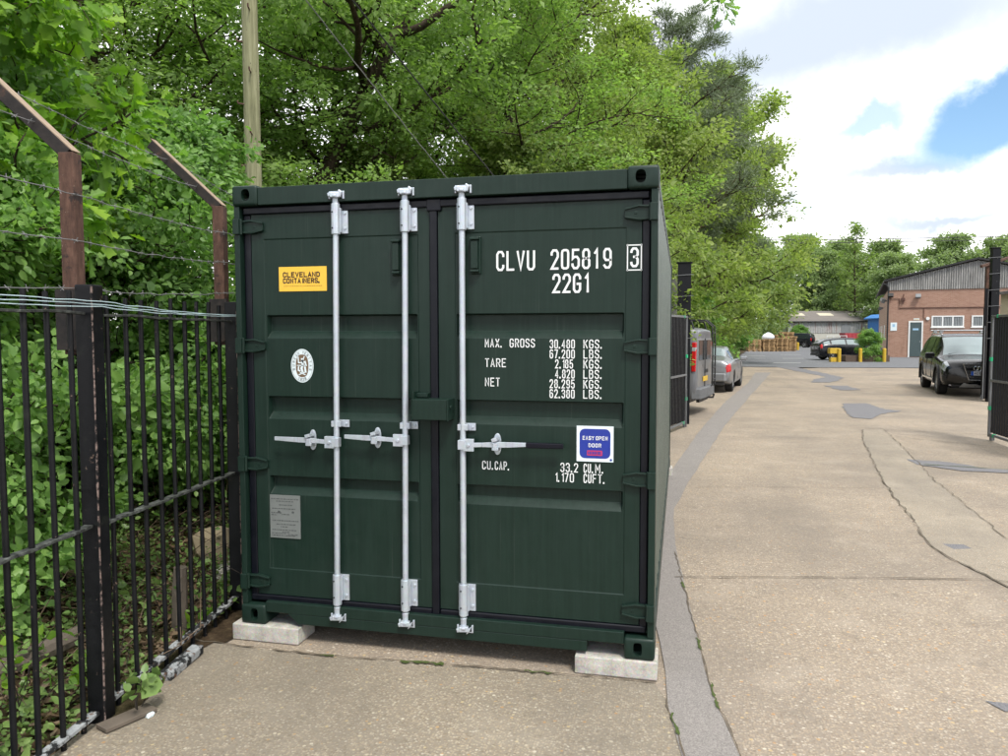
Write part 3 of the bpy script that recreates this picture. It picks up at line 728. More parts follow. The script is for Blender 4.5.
# ------------------------------------------------------------------ the shipping container
CW, CL, CH, Z0 = 2.438, 6.058, 2.591, 0.10
def build_container():
    root = thing('shipping_container', 'dark green steel shipping container with three galvanised locking bars on concrete blocks', 'container', (CW / 2, CL / 2, Z0))
    Z = lambda z: z + Z0
    def xm(x, m): return CW - x if m else x
    def bx(mb, x0, y0, z0, x1, y1, z1, m=False):
        a, b = xm(x0, m), xm(x1, m)
        mb.box(min(a, b), y0, Z(z0), max(a, b), y1, Z(z1))
    # frame: corner posts, header, sill, rails
    fr = MB('green')
    for m in (False, True):
        bx(fr, .004, .012, .118, .040, .150, 2.473, m)
        bx(fr, .004, CL - .15, .118, .10, CL - .012, 2.473, m)
        bx(fr, .008, .176, 2.525, .066, CL - .176, 2.584, m)           # top side rail
        bx(fr, .004, .176, .040, .050, CL - .176, .165, m)             # bottom side rail
        bx(fr, .040, .080, .118, .060, .150, 2.473, m)                 # inner return of the post
    bx(fr, .162, .010, 2.476, CW - .162, .120, 2.577)                  # header
    bx(fr, .050, .072, 2.43, CW - .050, .120, 2.476)
    bx(fr, .162, CL - .12, 2.476, CW - .162, CL - .010, 2.577)
    bx(fr, .162, CL - .12, .02, CW - .162, CL - .010, .16)
    bx(fr, .162, .008, .078, CW - .162, .120, .142)                    # sill
    fr.prism([(.300, .010, Z(.078)), (.372, .010, Z(.018)), (CW - .360, .010, Z(.018)), (CW - .360, .010, Z(.078))], (0, .10, 0))
    fr.build('frame', root, 0.004)
    # corrugated sides, roof, end wall, floor
    sd = MB('green_sheen')
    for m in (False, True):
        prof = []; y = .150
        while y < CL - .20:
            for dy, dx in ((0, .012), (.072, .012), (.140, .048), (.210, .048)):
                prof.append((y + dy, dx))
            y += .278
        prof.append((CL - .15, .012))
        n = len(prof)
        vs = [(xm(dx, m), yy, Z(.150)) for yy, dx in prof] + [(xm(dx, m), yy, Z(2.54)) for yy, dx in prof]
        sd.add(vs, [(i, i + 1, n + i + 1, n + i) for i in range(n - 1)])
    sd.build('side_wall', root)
    rf = MB('green'); bx(rf, .06, .12, 2.55, CW - .06, CL - .12, 2.566); rf.build('roof', root)
    ew = MB('green'); bx(ew, .10, CL - .06, .16, CW - .10, CL - .03, 2.476); ew.build('end_wall', root)
    fl = MB('green'); bx(fl, .05, .125, .10, CW - .05, CL - .12, .16)
    for k in range(12): bx(fl, .05, .35 + k * .46, .02, CW - .05, .40 + k * .46, .10)
    fl.build('floor', root)
    # corner castings, each cut with its own lifting holes
    def casting(m, top, back):
        mb = MB('green')
        z0, z1 = (2.473, 2.591) if top else (0, .118)
        y0, y1 = (CL - .178, CL) if back else (0, .178)
        bx(mb, 0, y0, z0, .162, y1, z1, m)
        o = mb.build('corner_casting', root, .016, segs=3); bake(o)
        off = WORLD[root]
        def cutter(c):
            me = c.mesh('cutter', off); q = bpy.data.objects.new('cutter', me); COL.objects.link(q); q.parent = root; return q
        a = MB(); bx(a, .028, y0 + .028, z0 + .028, .134, y1 - .028, z1 - .028, m)
        zc = Z((z0 + z1) / 2) + (0.004 if top else 0)
        rx, rz = (.027, .034) if top else (.023, .036)
        xh = xm(.089 if not (top and m) else .094, m)
        f = MB(); yy = (-.05 if not back else CL - .05)
        pts = []
        for k in range(24):
            t = 2 * math.pi * k / 24; c, s_ = math.cos(t), math.sin(t)
            e = 0.62 if not top else 0.85
            pts.append((xh + rx * abs(c) ** e * (1 if c >= 0 else -1), yy, zc + rz * abs(s_) ** e * (1 if s_ >= 0 else -1)))
        f.prism(pts, (0, .10, 0))
        g = MB(); xs = xm(-.05, m)
        yc = (y0 + y1) / 2
        g.prism([(xs, yc + .04 * math.cos(2 * math.pi * k / 24), zc + .026 * math.sin(2 * math.pi * k / 24)) for k in range(24)], ((-.10 if m else .10), 0, 0))
        cut(o, [cutter(a), cutter(f), cutter(g)])
        smooth_by_angle(o, 30)
    for m in (False, True):
        for top in (True, False):
            for back in (False, True): casting(m, top, back)
    # doors: flat frame, sunk panel, three pressed grooves
    def door(x0, x1, pa, pb, lab):
        mb = MB('green')
        yf, yp, yg = .050, .0535, .092
        grooves = [(1.842, 1.836, 1.748, 1.707), (1.366, 1.360, 1.272, 1.232), (.892, .886, .822, .782)]
        zs = [.172, .330, .334, .784]
        zr = [(.172, yf, yf), (.330, yf, yf), (.3345, yf, yp)]
        for a, b, c, d in reversed(grooves): zr += [(d, yf, yp), (c, yf, yg), (b, yf, yg), (a, yf, yp)]
        zr += [(2.281, yf, yp), (2.2855, yf, yf), (2.438, yf, yf)]
        xr = [x0, pa, pa + .004, pa + .010, pa + .020, pb - .020, pb - .010, pb - .004, pb, x1]
        vs = []
        for z, y0_, y1_ in zr:
            for i, x in enumerate(xr):
                if i in (0, 1, 8, 9): y = yf
                elif i in (2, 7): y = min(y1_, yp)
                elif i in (3, 6): y = min(y1_, yp)
                else: y = y1_
                vs.append((x, y, Z(z)))
        n = len(xr); fs = [(r * n + c, r * n + c + 1, (r + 1) * n + c + 1, (r + 1) * n + c) for r in range(len(zr) - 1) for c in range(n - 1)]
        b = len(vs)
        vs += [(x0, .105, Z(.172)), (x1, .105, Z(.172)), (x1, .105, Z(2.438)), (x0, .105, Z(2.438))]
        last = (len(zr) - 1) * n
        fs += [tuple(range(n)) + (b + 1, b), tuple(reversed(range(last, last + n))) + (b + 3, b + 2),
               tuple(r * n for r in range(len(zr))) + (b + 3, b), tuple(r * n + n - 1 for r in range(len(zr))) + (b + 2, b + 1), (b, b + 1, b + 2, b + 3)]
        mb.add(vs, fs)
        return tag(mb.build('door', root, .0025, segs=2, angle=18), lab)
    dl = door(.092, 1.192, .170, 1.125, 'left door with yellow sticker and oval emblem')
    dr = door(1.240, 2.351, 1.336, 2.272, 'right door with white stencilled weights and blue sticker')
    def gasket(parent, boxes):
        g = MB('rubber')
        for (xa, za, xb, zb, y) in boxes: g.box(xa, y, Z(za), xb, .072, Z(zb))
        g.build('gasket', parent, .007, segs=3)
    gasket(dl, [(.046, .145, .090, 2.425, .046), (.050, 2.428, 1.192, 2.468, .034), (.050, .134, 1.192, .170, .038)])
    gasket(dr, [(2.353, .145, 2.394, 2.425, .046), (1.242, 2.428, 2.388, 2.468, .034), (1.242, .134, 2.388, .170, .038), (1.194, .130, 1.238, 2.445, .036), (1.180, 2.405, 1.262, 2.472, .030)])
    # hinges
    for m, dd in ((False, dl), (True, dr)):
        for zc in (2.356, 1.664, .963, .255):
            h = MB('green')
            P = lambda x, y, z: (xm(x, m), y, Z(zc + z))
            h.prism([P(.040, .034, .036), P(.105, .034, .038), P(.176, .034, .022), P(.176, .034, -.024), P(.105, .034, -.036), P(.040, .034, -.036)], (0, .020, 0))
            h.prism([P(.040, .022, .036), P(.105, .022, .040), P(.176, .026, .024), P(.176, .026, .014), P(.105, .022, .030), P(.040, .022, .026)], (0, .020, 0))
            h.prism([P(.040, .022, -.036), P(.105, .022, -.040), P(.176, .026, -.026), P(.176, .026, -.016), P(.105, .022, -.030), P(.040, .022, -.026)], (0, .020, 0))
            h.bar(P(.120, .0315, 0), P(.120, .036, 0), .016, .016)
            h.obox(P(.024, .012, 0), (.020, 0, 0), (0, .016, 0), (0, 0, .044))
            h.tube([P(.042, .020, -.045), P(.042, .020, .045)], .010, 10)
            h.build('hinge', dd, .003)
    # locking bars
    def locking_bar(x, xt, handle_dir, x_end, zc, hub_dx, guide_x, grip):
        yb = .014
        b = MB('galv')
        b.tube([(x, yb, Z(.150)), (x + (xt - x), yb, Z(2.470))], .0168, 16)
        bar = b.build('locking_bar', root, smooth=False); smooth_by_angle(bar, 40)
        for (za, zb, up) in ((2.300, 2.445, 1), (.178, .330, 0)):
            xx = x + (xt - x) * ((za + zb) / 2 - .15) / 2.32
            k = MB('galv')
            k.box(xx - .034, .038, Z(za), xx + .062, .0495, Z(zb))
            k.tube([(xx, yb, Z(za - (.006 if up else .02))), (xx, yb, Z(zb + (.02 if up else .006)))], .0255, 14)
            k.box(xx - .030, .016, Z(za + .004), xx + .030, .046, Z(zb - .004))
            for zz in (za + .03, zb - .03):
                k.tube([(xx + .046, .032, Z(zz)), (xx + .046, .040, Z(zz))], .009, 8)
            k.use('rubber')
            for zz in (za + .028, zb - .028):
                k.tube([(xx - .010, yb - .0275, Z(zz)), (xx - .010, yb - .01, Z(zz))], .005, 8)
            k.build('bar_bracket', bar, .0025)
            c = MB('galv')
            zc0 = 2.510 if up else .088
            sg = 1 if up else -1
            xx = xt if up else x
            c.tube([(xx, yb, Z(zc0 - sg * .06)), (xx, yb, Z(zc0 + sg * .004))], [.020, .017], 12)
            c.obox((xx + .004, .000, Z(zc0)), (.026, .006, 0), (-.004, .020, 0), (0, 0, .015))
            c.obox((xx - .018, -.010, Z(zc0 + sg * .004)), (.016, 0, .004), (0, .012, 0), (-.003, 0, .011))
            c.obox((xx + .034, .002, Z(zc0 + sg * .008)), (.010, .002, -.008 * sg), (0, .014, 0), (.006, 0, .016))
            c.obox((xx + .006, -.018, Z(zc0 - sg * .006)), (.012, 0, 0), (0, .008, 0), (0, 0, .008))
            c.build('cam', bar, .005, segs=2)
            kp = MB('galv')
            kp.box(xx - .036, -.002, Z(zc0 - .020), xx - .026, .012, Z(zc0 + .020)); kp.box(xx + .048, -.002, Z(zc0 - .022), xx + .058, .012, Z(zc0 + .022))
            kp.box(xx - .036, .004, Z(zc0 + sg * .018), xx + .058, .014, Z(zc0 + sg * .024)) if sg > 0 else kp.box(xx - .036, .004, Z(zc0 - .024), xx + .058, .014, Z(zc0 - .018))
            kp.build('cam_keeper', bar, .003)
        xx = x + (xt - x) * .46
        k = MB('galv'); k.box(xx - .032, .040, Z(1.196), xx + .066, .0495, Z(1.238)); k.box(xx - .028, .0, Z(1.200), xx + .030, .042, Z(1.234))
        k.tube([(xx + .05, .034, Z(1.217)), (xx + .05, .042, Z(1.217))], .007, 8); k.build('bar_clamp', bar, .004)
        # hub plate and swinging handle
        h = MB('galv'); s_ = handle_dir
        hx = xx + s_ * hub_dx
        h.obox((hx, -.004, Z(zc)), (.030, 0, 0), (0, .010, 0), (0, 0, .034)); h.obox((xx, .004, Z(zc)), (.022, 0, 0), (0, .020, 0), (0, 0, .026))
        h.tube([(hx, -.022, Z(zc)), (hx, -.012, Z(zc))], .010, 8)
        ze = zc + .008
        pts = [(hx, zc, .026), ((hx + guide_x) / 2, zc + .004, .024), (guide_x, ze - .001, .030), (guide_x + s_ * .06, ze, .030), (x_end, ze + .004, .022)]
        for (xa, za, wa), (xb2, zb2, wb) in zip(pts[:-1], pts[1:]):
            h.prism([(xa, -.012, Z(za - wa / 2)), (xb2, -.012, Z(zb2 - wb / 2)), (xb2, -.012, Z(zb2 + wb / 2)), (xa, -.012, Z(za + wa / 2))], (0, .010, 0))
        h.build('handle', bar, .002)
        g = MB('galv')
        oval = [(guide_x + .021 * math.cos(t), .0490, Z(ze - .004) + .060 * math.copysign(abs(math.sin(t)) ** .7, math.sin(t))) for t in [2 * math.pi * k / 20 for k in range(20)]]
        g.prism(oval, (0, -.010, 0))
        g.obox((guide_x, .012, Z(ze - .024)), (.018, 0, 0), (0, .030, 0), (0, 0, .008)); g.obox((guide_x, -.016, Z(ze - .012)), (.012, 0, 0), (0, .006, 0), (0, 0, .020))
        g.obox((guide_x - .004, .005, Z(ze + .026)), (.014, 0, .004), (0, .030, 0), (-.003, 0, .009)); g.tube([(guide_x, .038, Z(ze + .045)), (guide_x, .042, Z(ze + .045))], .008, 8)
        g.build('handle_catch', bar, .003)
        if grip:
            q = MB('grip'); q.prism([(x_end - .004, -.017, Z(ze - .013)), (grip, -.017, Z(ze - .012)), (grip, -.017, Z(ze + .016)), (x_end - .004, -.017, Z(ze + .017))], (0, .022, 0)); q.build('handle_grip', bar, .005)
        return bar
    locking_bar(.622, .648, -1, .252, 1.112, .035, .470, None)
    locking_bar(1.043, 1.062, -1, .692, 1.136, .035, .874, None)
    locking_bar(1.388, 1.388, 1, 1.751, 1.122, .038, 1.578, 1.950)
    # lock box across the meeting of the doors
    lb = MB('green')
    lb.box(1.126, -.075, Z(1.262), 1.322, -.068, Z(1.374)); lb.box(1.126, -.0675, Z(1.366), 1.322, .047, Z(1.374))
    lb.box(1.119, -.075, Z(1.258), 1.1255, .047, Z(1.376)); lb.box(1.3225, -.075, Z(1.258), 1.329, .047, Z(1.376))
    lb.box(1.112, -.030, Z(1.272), 1.1185, .047, Z(1.412)); lb.box(1.1185, .010, Z(1.378), 1.186, .047, Z(1.402))
    lb.tube([(1.3292, -.03, Z(1.33)), (1.336, -.03, Z(1.33))], .012, 10)
    lb.build('lock_box', root, .004)
    # ventilators
    for xa, xb2, d in ((.972, 1.030, dl), (1.426, 1.486, dr)):
        v = MB('green')
        v.prism([(xa, .0495, Z(2.058)), (xb2, .0495, Z(2.058)), (xb2, .0495, Z(2.262)), (xa, .0495, Z(2.262))], (0, -.012, 0))
        v.box(xa + .010, .012, Z(2.085), xb2 - .010, .037, Z(2.238)); v.box(xa + .004, .004, Z(2.240), xb2 - .004, .037, Z(2.254)); v.box(xa + .006, .010, Z(2.066), xb2 - .006, .037, Z(2.080))
        v.build('ventilator', d, .004)
    # stickers and lettering: vinyl laid on the paint
    yl = .0505
    def plate(mb, xa, za, xb2, zb, y, r=0.0):
        if r:
            pts = []
            for cx, cz, a0 in ((xb2 - r, zb - r, 0), (xa + r, zb - r, 90), (xa + r, za + r, 180), (xb2 - r, za + r, 270)):
                for k in range(6): pts.append((cx + r * math.cos(R(a0 + 18 * k)), y, Z(cz + r * math.sin(R(a0 + 18 * k)))))
            mb.sheet(pts)
        else: mb.sheet([(xa, y, Z(za)), (xb2, y, Z(za)), (xb2, y, Z(zb)), (xa, y, Z(zb))])
    def PY(y): return lambda x, z: (x, y, Z(z))
    s1 = MB('yellow_decal'); s1.box(.266, yl, Z(1.980), .568, .054, Z(2.121))
    s1.use('dark_print')
    fit_letters(s1, 'CLEVELAND', .292, .527, 2.060, .031, .0066, PY(yl - .001), .12)
    fit_letters(s1, 'CONTAINERS.', .292, .537, 2.025, .031, .0064, PY(yl - .001), .12)
    s1.use('pale_print')
    rg = random.Random(4); x = .297
    while x < .53:
        w_ = rg.uniform(.004, .012); plate(s1, x, 2.0085, x + w_, 2.013, yl - .001); x += w_ + .003
    s1.build('sticker', dl)
    # oval inspection emblem
    e = MB('sticker_white'); cx, cz = .405, 1.547
    def oval(mb, rx, rz, y, n=40): mb.sheet([(cx + rx * math.cos(2 * math.pi * k / n), y, Z(cz + rz * math.sin(2 * math.pi * k / n))) for k in range(n)])
    oval(e, .072, .098, yl)
    e.use('grey_plate')
    ribbon(e, [(cx + .066 * math.cos(2 * math.pi * k / 40), cz + .091 * math.sin(2 * math.pi * k / 40)) for k in range(40)], .0016, PY(yl - .0006), True)
    e.use('brown_decal'); 
    e.sheet([(cx + .040 * math.copysign(abs(math.cos(2 * math.pi * k / 40)) ** .8, math.cos(2 * math.pi * k / 40)), yl - .001, Z(cz + .066 * math.copysign(abs(math.sin(2 * math.pi * k / 40)) ** .8, math.sin(2 * math.pi * k / 40)))) for k in range(40)])
    e.use('sticker_white'); P = PY(yl - .002)
    for pl, st in (([(0, .040), (.002, .028)], .012), ([(.001, .030), (.004, .008), (-.004, -.016), (.002, -.034)], .014), ([(-.024, .050), (-.022, .018), (-.006, .018)], .007), ([(.014, .054), (.006, .030)], .006),
                   ([(.006, .020), (.020, .024), (.024, .006)], .009), ([(-.030, .002), (.030, .002)], .005), ([(-.022, -.006), (-.024, -.026), (-.014, -.030)], .009), ([(.018, -.008), (.022, -.036)], .012),
                   ([(-.012, -.040), (.014, -.040)], .006), ([(-.020, -.052), (0, -.044), (.020, -.052)], .006)):
        ribbon(e, [(cx + a, cz + b) for a, b in pl], st, P)
    e.use('grey_plate')
    def ring_text(t, a0, a1, flip):
        for k, ch in enumerate(t):
            a = R(a0 + (a1 - a0) * k / (len(t) - 1)); bx_, bz = cx + .0545 * math.cos(a), cz + .0795 * math.sin(a)
            up = Vector((math.cos(a), math.sin(a))) * (-1 if flip else 1); rt = Vector((up.y, -up.x))
            for pl in GL.get(ch, []):
                clo = pl[-1] == 'c'
                pp = [(bx_ + rt.x * (p[0] - .5) * .008 + up.x * (p[1] - .5) * .013, bz + rt.y * (p[0] - .5) * .008 + up.y * (p[1] - .5) * .013) for p in (pl[:-1] if clo else pl)]
                ribbon(e, pp, .0021, P, clo)
    ring_text('BUREAU VERITAS', 195, -15, False); ring_text('1828', 248, 292, True)
    e.build('emblem', dl)
    # riveted data plate, print too small to read
    p = MB('grey_plate'); p.box(.180, .0475, Z(.520), .376, .053, Z(.778))
    p.use('plate_print'); rg = random.Random(9)
    for zz, a, b in ((.752, .02, .98), (.738, .2, .8), (.716, .3, .75), (.694, .05, .85), (.668, .02, .3), (.660, .4, .6), (.655, .02, .2), (.622, .06, .95), (.600, .2, .85), (.585, .35, .6), (.566, .05, .9), (.553, .4, .65), (.545, .03, .5), (.540, .6, .95), (.532, .03, .8)):
        x = .184 + .186 * a
        while x < .184 + .186 * b:
            w_ = rg.uniform(.004, .018); plate(p, x, zz, min(x + w_, .372), zz + .0055, .0469); x += w_ + .004
    for xx in (.231, .322): plate(p, xx, .672, xx + .016, .684, .0466, .005)
    p.build('data_plate', dl, 0)
    # white stencil lettering
    def lettering(rows, y=yl):
        for t, xa, xb2, z, h, st in rows:
            mb = MB('white_decal')
            for tt, fa, fb in (t if isinstance(t, list) else [(t, xa, xb2)]): fit_letters(mb, tt, fa, fb, z, h, st, PY(y), .20 if h > .08 else .24)
            mb.build('lettering', dr)
    lettering([('CLVU', 1.571, 1.786, 2.072, .108, .0118), ('205819', 1.870, 2.195, 2.073, .108, .0118), ('22G1', 1.880, 2.090, 1.948, .103, .0118)])
    P = PY(.0494); L2 = MB('white_decal')
    for a, b in (((2.277, 2.063), (2.277, 2.192)), ((2.348, 2.063), (2.348, 2.192)), ((2.277, 2.063), (2.348, 2.063)), ((2.277, 2.192), (2.348, 2.192))):
        pa_, pb_ = Vector(a), Vector(b); d = (pb_ - pa_).normalized() * .003
        ribbon(L2, [tuple(pa_ - d), tuple(pb_ + d)], .006, P)
    PB = PY(.0495); letters(L2, '3', 2.291, 2.077, .103, .044, .06, .0118, PB); L2.build('lettering', dr)
    rows = []
    for i, (nn, unit) in enumerate((('30.480', 'KGS.'), ('67.200', 'LBS.'), ('2.185', 'KGS.'), ('4.820', 'LBS.'), ('28.295', 'KGS.'), ('62.380', 'LBS.'))):
        z = 1.652 - .0535 * i
        rows.append((nn, 1.866 if len(nn) == 6 else 1.896, 2.002, z, .048, .0054)); rows.append((unit, 2.048, 2.152, z, .048, .0054))
    rows += [('MAX.', 1.506, 1.607, 1.657, .048, .0054), ('GROSS', 1.645, 1.785, 1.657, .048, .0054), ('TARE', 1.506, 1.625, 1.549, .048, .0054), ('NET', 1.506, 1.590, 1.443, .048, .0054)]
    lettering(rows)
    lettering([('CU.', 1.488, 1.556, .981, .048, .0054), ('CAP.', 1.560, 1.645, .981, .048, .0054), ('33.2', 1.926, 2.022, .984, .050, .0054), ('CU.', 2.052, 2.106, .984, .050, .0054), ('M.', 2.114, 2.166, .984, .050, .0054),
               ('1.170', 1.896, 2.022, .929, .050, .0054), ('CU', 2.052, 2.094, .929, .050, .0054), ('FT.', 2.100, 2.170, .929, .050, .0054)])
    q = MB('sticker_white'); q.box(2.014, yl, Z(1.046), 2.211, .055, Z(1.238))
    q.use('blue_decal'); plate(q, 2.030, 1.064, 2.195, 1.223, yl - .0008, .028)
    q.use('white_decal'); fit_letters(q, 'EASY', 2.046, 2.108, 1.163, .021, .0036, PY(yl - .0016), .22); fit_letters(q, 'OPEN', 2.117, 2.180, 1.163, .021, .0036, PY(yl - .0016), .22); fit_letters(q, 'DOOR', 2.078, 2.146, 1.124, .021, .0036, PY(yl - .0016), .22)
    q.use('red_decal'); plate(q, 2.070, 1.079, 2.152, 1.107, yl - .0016, .003)
    q.use('blue_decal'); rg = random.Random(3); x = 2.076
    while x < 2.144:
        w_ = rg.uniform(.003, .008); plate(q, x, 1.086, x + w_, 1.101, yl - .0024); x += w_ + .003
    plate(q, 2.192, 1.052, 2.204, 1.064, yl - .0008, .004)
    q.build('sticker', dr)
    return root
build_container()
def block(name, label, xa, ya, xb, yb):
    mb = MB('block'); mb.box(xa, ya, 0.003, xb, yb, 0.0995)
    return tag(mb.build(name, None, .006, segs=2), label, 'concrete block', 'concrete blocks under the container')
block('concrete_block', 'pale concrete block under the left front corner of the green container', -.048, -.018, .384, .195)
block('concrete_block', 'pale concrete block under the right front corner of the green container', 2.016, -.012, 2.452, .200)
block('concrete_block', 'pale concrete block just showing under the far right corner of the green container', 2.03, CL - .20, 2.468, CL + .02)
# ------------------------------------------------------------------ railing fence on the left
FA = Vector((-0.108, -1.0, 0)); FB = Vector((-0.292, 0.44, 0))       # the two thick posts
FD = (FB - FA).normalized(); FN = Vector((FD.y, -FD.x, 0))            # FN points to the yard
def worn_edge_mat():
    n = NT('paint worn from the post edge')
    c = n.mix(n.ramp(n.noise(26, 6, 0.7), [(0.46, 0), (0.54, 1)]), (0.003, 0.0033, 0.004), n.mix(n.noise(60, 3), (0.10, 0.06, 0.05), (0.27, 0.21, 0.19)))
    n.set(c, 0.7, 0, 0.3); return n.m
def build_fence():
    root = thing('railing_fence', 'chipped black iron railing fence with thick square posts left of the green container', 'fence', (FA.x, FA.y, 0))
    rng = random.Random(11)
    M['worn'] = worn_edge_mat()
    for p, zt in ((FA, 2.06), (FB, 2.04)):
        mb = MB('iron')
        mb.obox((p.x, p.y, zt / 2 - .1), FD * .043, FN * .042, (0.004, 0, zt / 2 + .1))
        po = mb.build('post', root, .006)
        wn = MB('worn'); cpt = p - FD * .043 + FN * .042; wn.tube([(cpt.x + .002 * zz, cpt.y, zz) for zz in np.linspace(0, zt - .01, 30)], [.0035 + .0025 * rng.random() for _ in range(30)], 5); wn.build('worn_or_lit_edge', po)
    def along(d): return FA + FD * d
    LEN = (FB - FA).length
    def rail(d0, d1, z0, z1, w, h, mat, off=0.0):
        mb = MB(mat); k = max(2, int(abs(d1 - d0) / .12)); prev = None
        pts = []
        for i in range(k + 1):
            t = i / k; p = along(d0 + (d1 - d0) * t) + FN * off
            pts.append(Vector((p.x, p.y, z0 + (z1 - z0) * t + rng.uniform(-.004, .004))))
        for a, b in zip(pts[:-1], pts[1:]): mb.bar(a, b + (b - a) * .02, w, h)
        mb.build('rail', root, .002)
    rail(.055, LEN - .055, 1.925, 1.915, .040, .012, 'grey_rail'); rail(.055, LEN - .055, .935, .925, .042, .014, 'grey_rail'); rail(.055, LEN - .055, .070, .10, .046, .018, 'flaky')
    rail(-1.75, -.055, 1.935, 1.93, .040, .012, 'grey_rail'); rail(-1.75, -.055, .945, .945, .042, .014, 'grey_rail'); rail(-1.75, -.055, .055, .060, .046, .018, 'flaky')
    def bar(d):
        p = along(d); mb = MB('iron')
        j = [rng.uniform(-.012, .012) for _ in range(4)]; zt = 2.02 + rng.uniform(-.012, .015)
        pts = [(p.x + j[0] * .4, p.y + j[1] * .4, -.08), (p.x, p.y, .93), (p.x + FD.x * j[2] * .3, p.y + FD.y * j[2] * .3, 1.92), (p.x + FD.x * j[2] * .4 + j[3] * .3, p.y + FD.y * j[2] * .4, zt)]
        mb.tube(pts, [.0125, .0125, .0125, .0115], 8); smooth_by_angle(mb.build('bar', root), 50)
    for i in range(9): bar(.135 + .1405 * i + rng.uniform(-.006, .006))
    for i in range(11): bar(-.135 - .142 * i + rng.uniform(-.006, .006))
build_fence()

def strand(name, pts, label, group, r=.0022, barbs=True, mat='wire', seed=1, cat='wire', sag=.02):
    rng = random.Random(seed); mb = MB(mat)
    P = []
    for a, b in zip(pts[:-1], pts[1:]):
        a, b = Vector(a), Vector(b); k = max(2, int((b - a).length / .10))
        for i in range(k):
            t = i / k; q = a.lerp(b, t); q.z -= sag * 4 * t * (1 - t) * (b - a).length / 1.5; q += Vector((rng.uniform(-1, 1), rng.uniform(-1, 1), rng.uniform(-1, 1))) * .004
            P.append(q)
    P.append(Vector(pts[-1]))
    mb.tube(P, r, 5)
    if barbs:
        for a, b in zip(P[:-1], P[1:]):
            c = (a + b) / 2; d = (b - a).normalized()
            for s_ in (0, 1):
                u = Vector((rng.uniform(-1, 1), rng.uniform(-1, 1), rng.uniform(-1, 1))).cross(d).normalized() * .016
                e = c + d * .008 * s_
                mb.tube([e - u, e + u], .0014, 3)
            mb.tube([c - d * .010, c + d * .016], r * 1.7, 5)
    return tag(mb.build(name), label, cat, group)

# rusty extension posts carrying barbed wire; the arm cranks outwards over the shrubs
def cranked_post(p, zb, zk, arm, label, w=.036):
    mb = MB('rust'); c = p - FN * .088 + FD * .03
    A = FN * -1
    t1 = Vector((c.x, c.y, zb)); t2 = Vector((c.x, c.y, zk))
    mb.obox((t1 + t2) / 2, FD * w * .9, FN * w, (0, 0, (zk - zb) / 2))
    o = thing('cranked_post', label, 'fence post', (c.x, c.y, zb), 0, 'rusty cranked posts above the railings')
    o_p = mb.build('upright', o, .004)
    a = MB('dark_rust'); d = (A * .74 + Vector((0, 0, .68))).normalized(); up = Vector((0, 0, 1)).cross(d)
    s_ = FD; n_ = d.cross(s_)
    k0 = t2 + Vector((0, 0, -.012)) - d * .01; k1 = t2 + d * arm
    a.obox((k0 + k1) / 2, d * (arm / 2), s_ * w * .85, n_ * w * .8)
    if n_.z < 0: n_ = -n_
    ao = a.build('arm', o, .004); ed = MB('lit_edge'); ed.obox((k0 + k1) / 2 + n_ * (w * .8 + .0025), d * (arm / 2 + .012), s_ * w * .80, n_ * .0022); ed.build('worn_or_lit_edge', ao)  # strip on the arm paints in the brightness of its lit top
    plate = MB('dark_rust'); plate.obox(c + FD * -.045 + Vector((0, 0, zb + .16)), FD * .008, FN * .060, (0, 0, .14)); plate.build('bracket', o, .002)
    return t2, d
PA, dA = cranked_post(FA, 1.74, 2.665, .66, 'rusty cranked steel post bolted behind the nearer thick fence post, arm leaning left')
PB_, dB = cranked_post(FB, 1.76, 2.66, .62, 'rusty cranked steel post bolted beside the green container, arm leaning left')
wl = (('lowest', -.62, 0), ('second lowest', -.40, 0), ('middle', -.19, 0), ('second highest', .20, 1), ('highest', .50, 1))
for i, (nm, d, on_arm) in enumerate(wl):
    def at(P, dd, D): return P + dd * D if on_arm else Vector((P.x, P.y, P.z + D))
    a = at(PA, dA, d) + FN * (.048 if not on_arm else 0); b = at(PB_, dB, d * .9) + FN * (.048 if not on_arm else 0)
    ext = (a - b).normalized()
    pts = [a + ext * 2.0 + Vector((0, 0, .06)), a, b, b - ext * 2.6 + Vector((0, 0, -.06))]
    strand('barbed_wire', pts, '%s strand of barbed wire strung between the rusty cranked posts' % nm, 'barbed wire strands over the railings', seed=i + 3)
for i, (z0, z1, nm) in enumerate(((2.02, 1.955, 'highest'), (1.995, 1.95, 'middle'), (1.972, 1.945, 'lowest'))):
    a = FA - FD * 1.9; b = FB - FD * .05
    strand('plastic_string', [Vector((a.x, a.y, z0 + .012)) + FN * .068, Vector((FA.x, FA.y, (z0 * .45 + z1 * .55))) + FN * (.062 + .002 * i), Vector((b.x, b.y, z1)) + FN * .062],
           '%s of three pale plastic strings along the top rail of the black railings' % nm, 'plastic strings along the fence top', .0022, False, 'string', i + 20, 'string', .012)

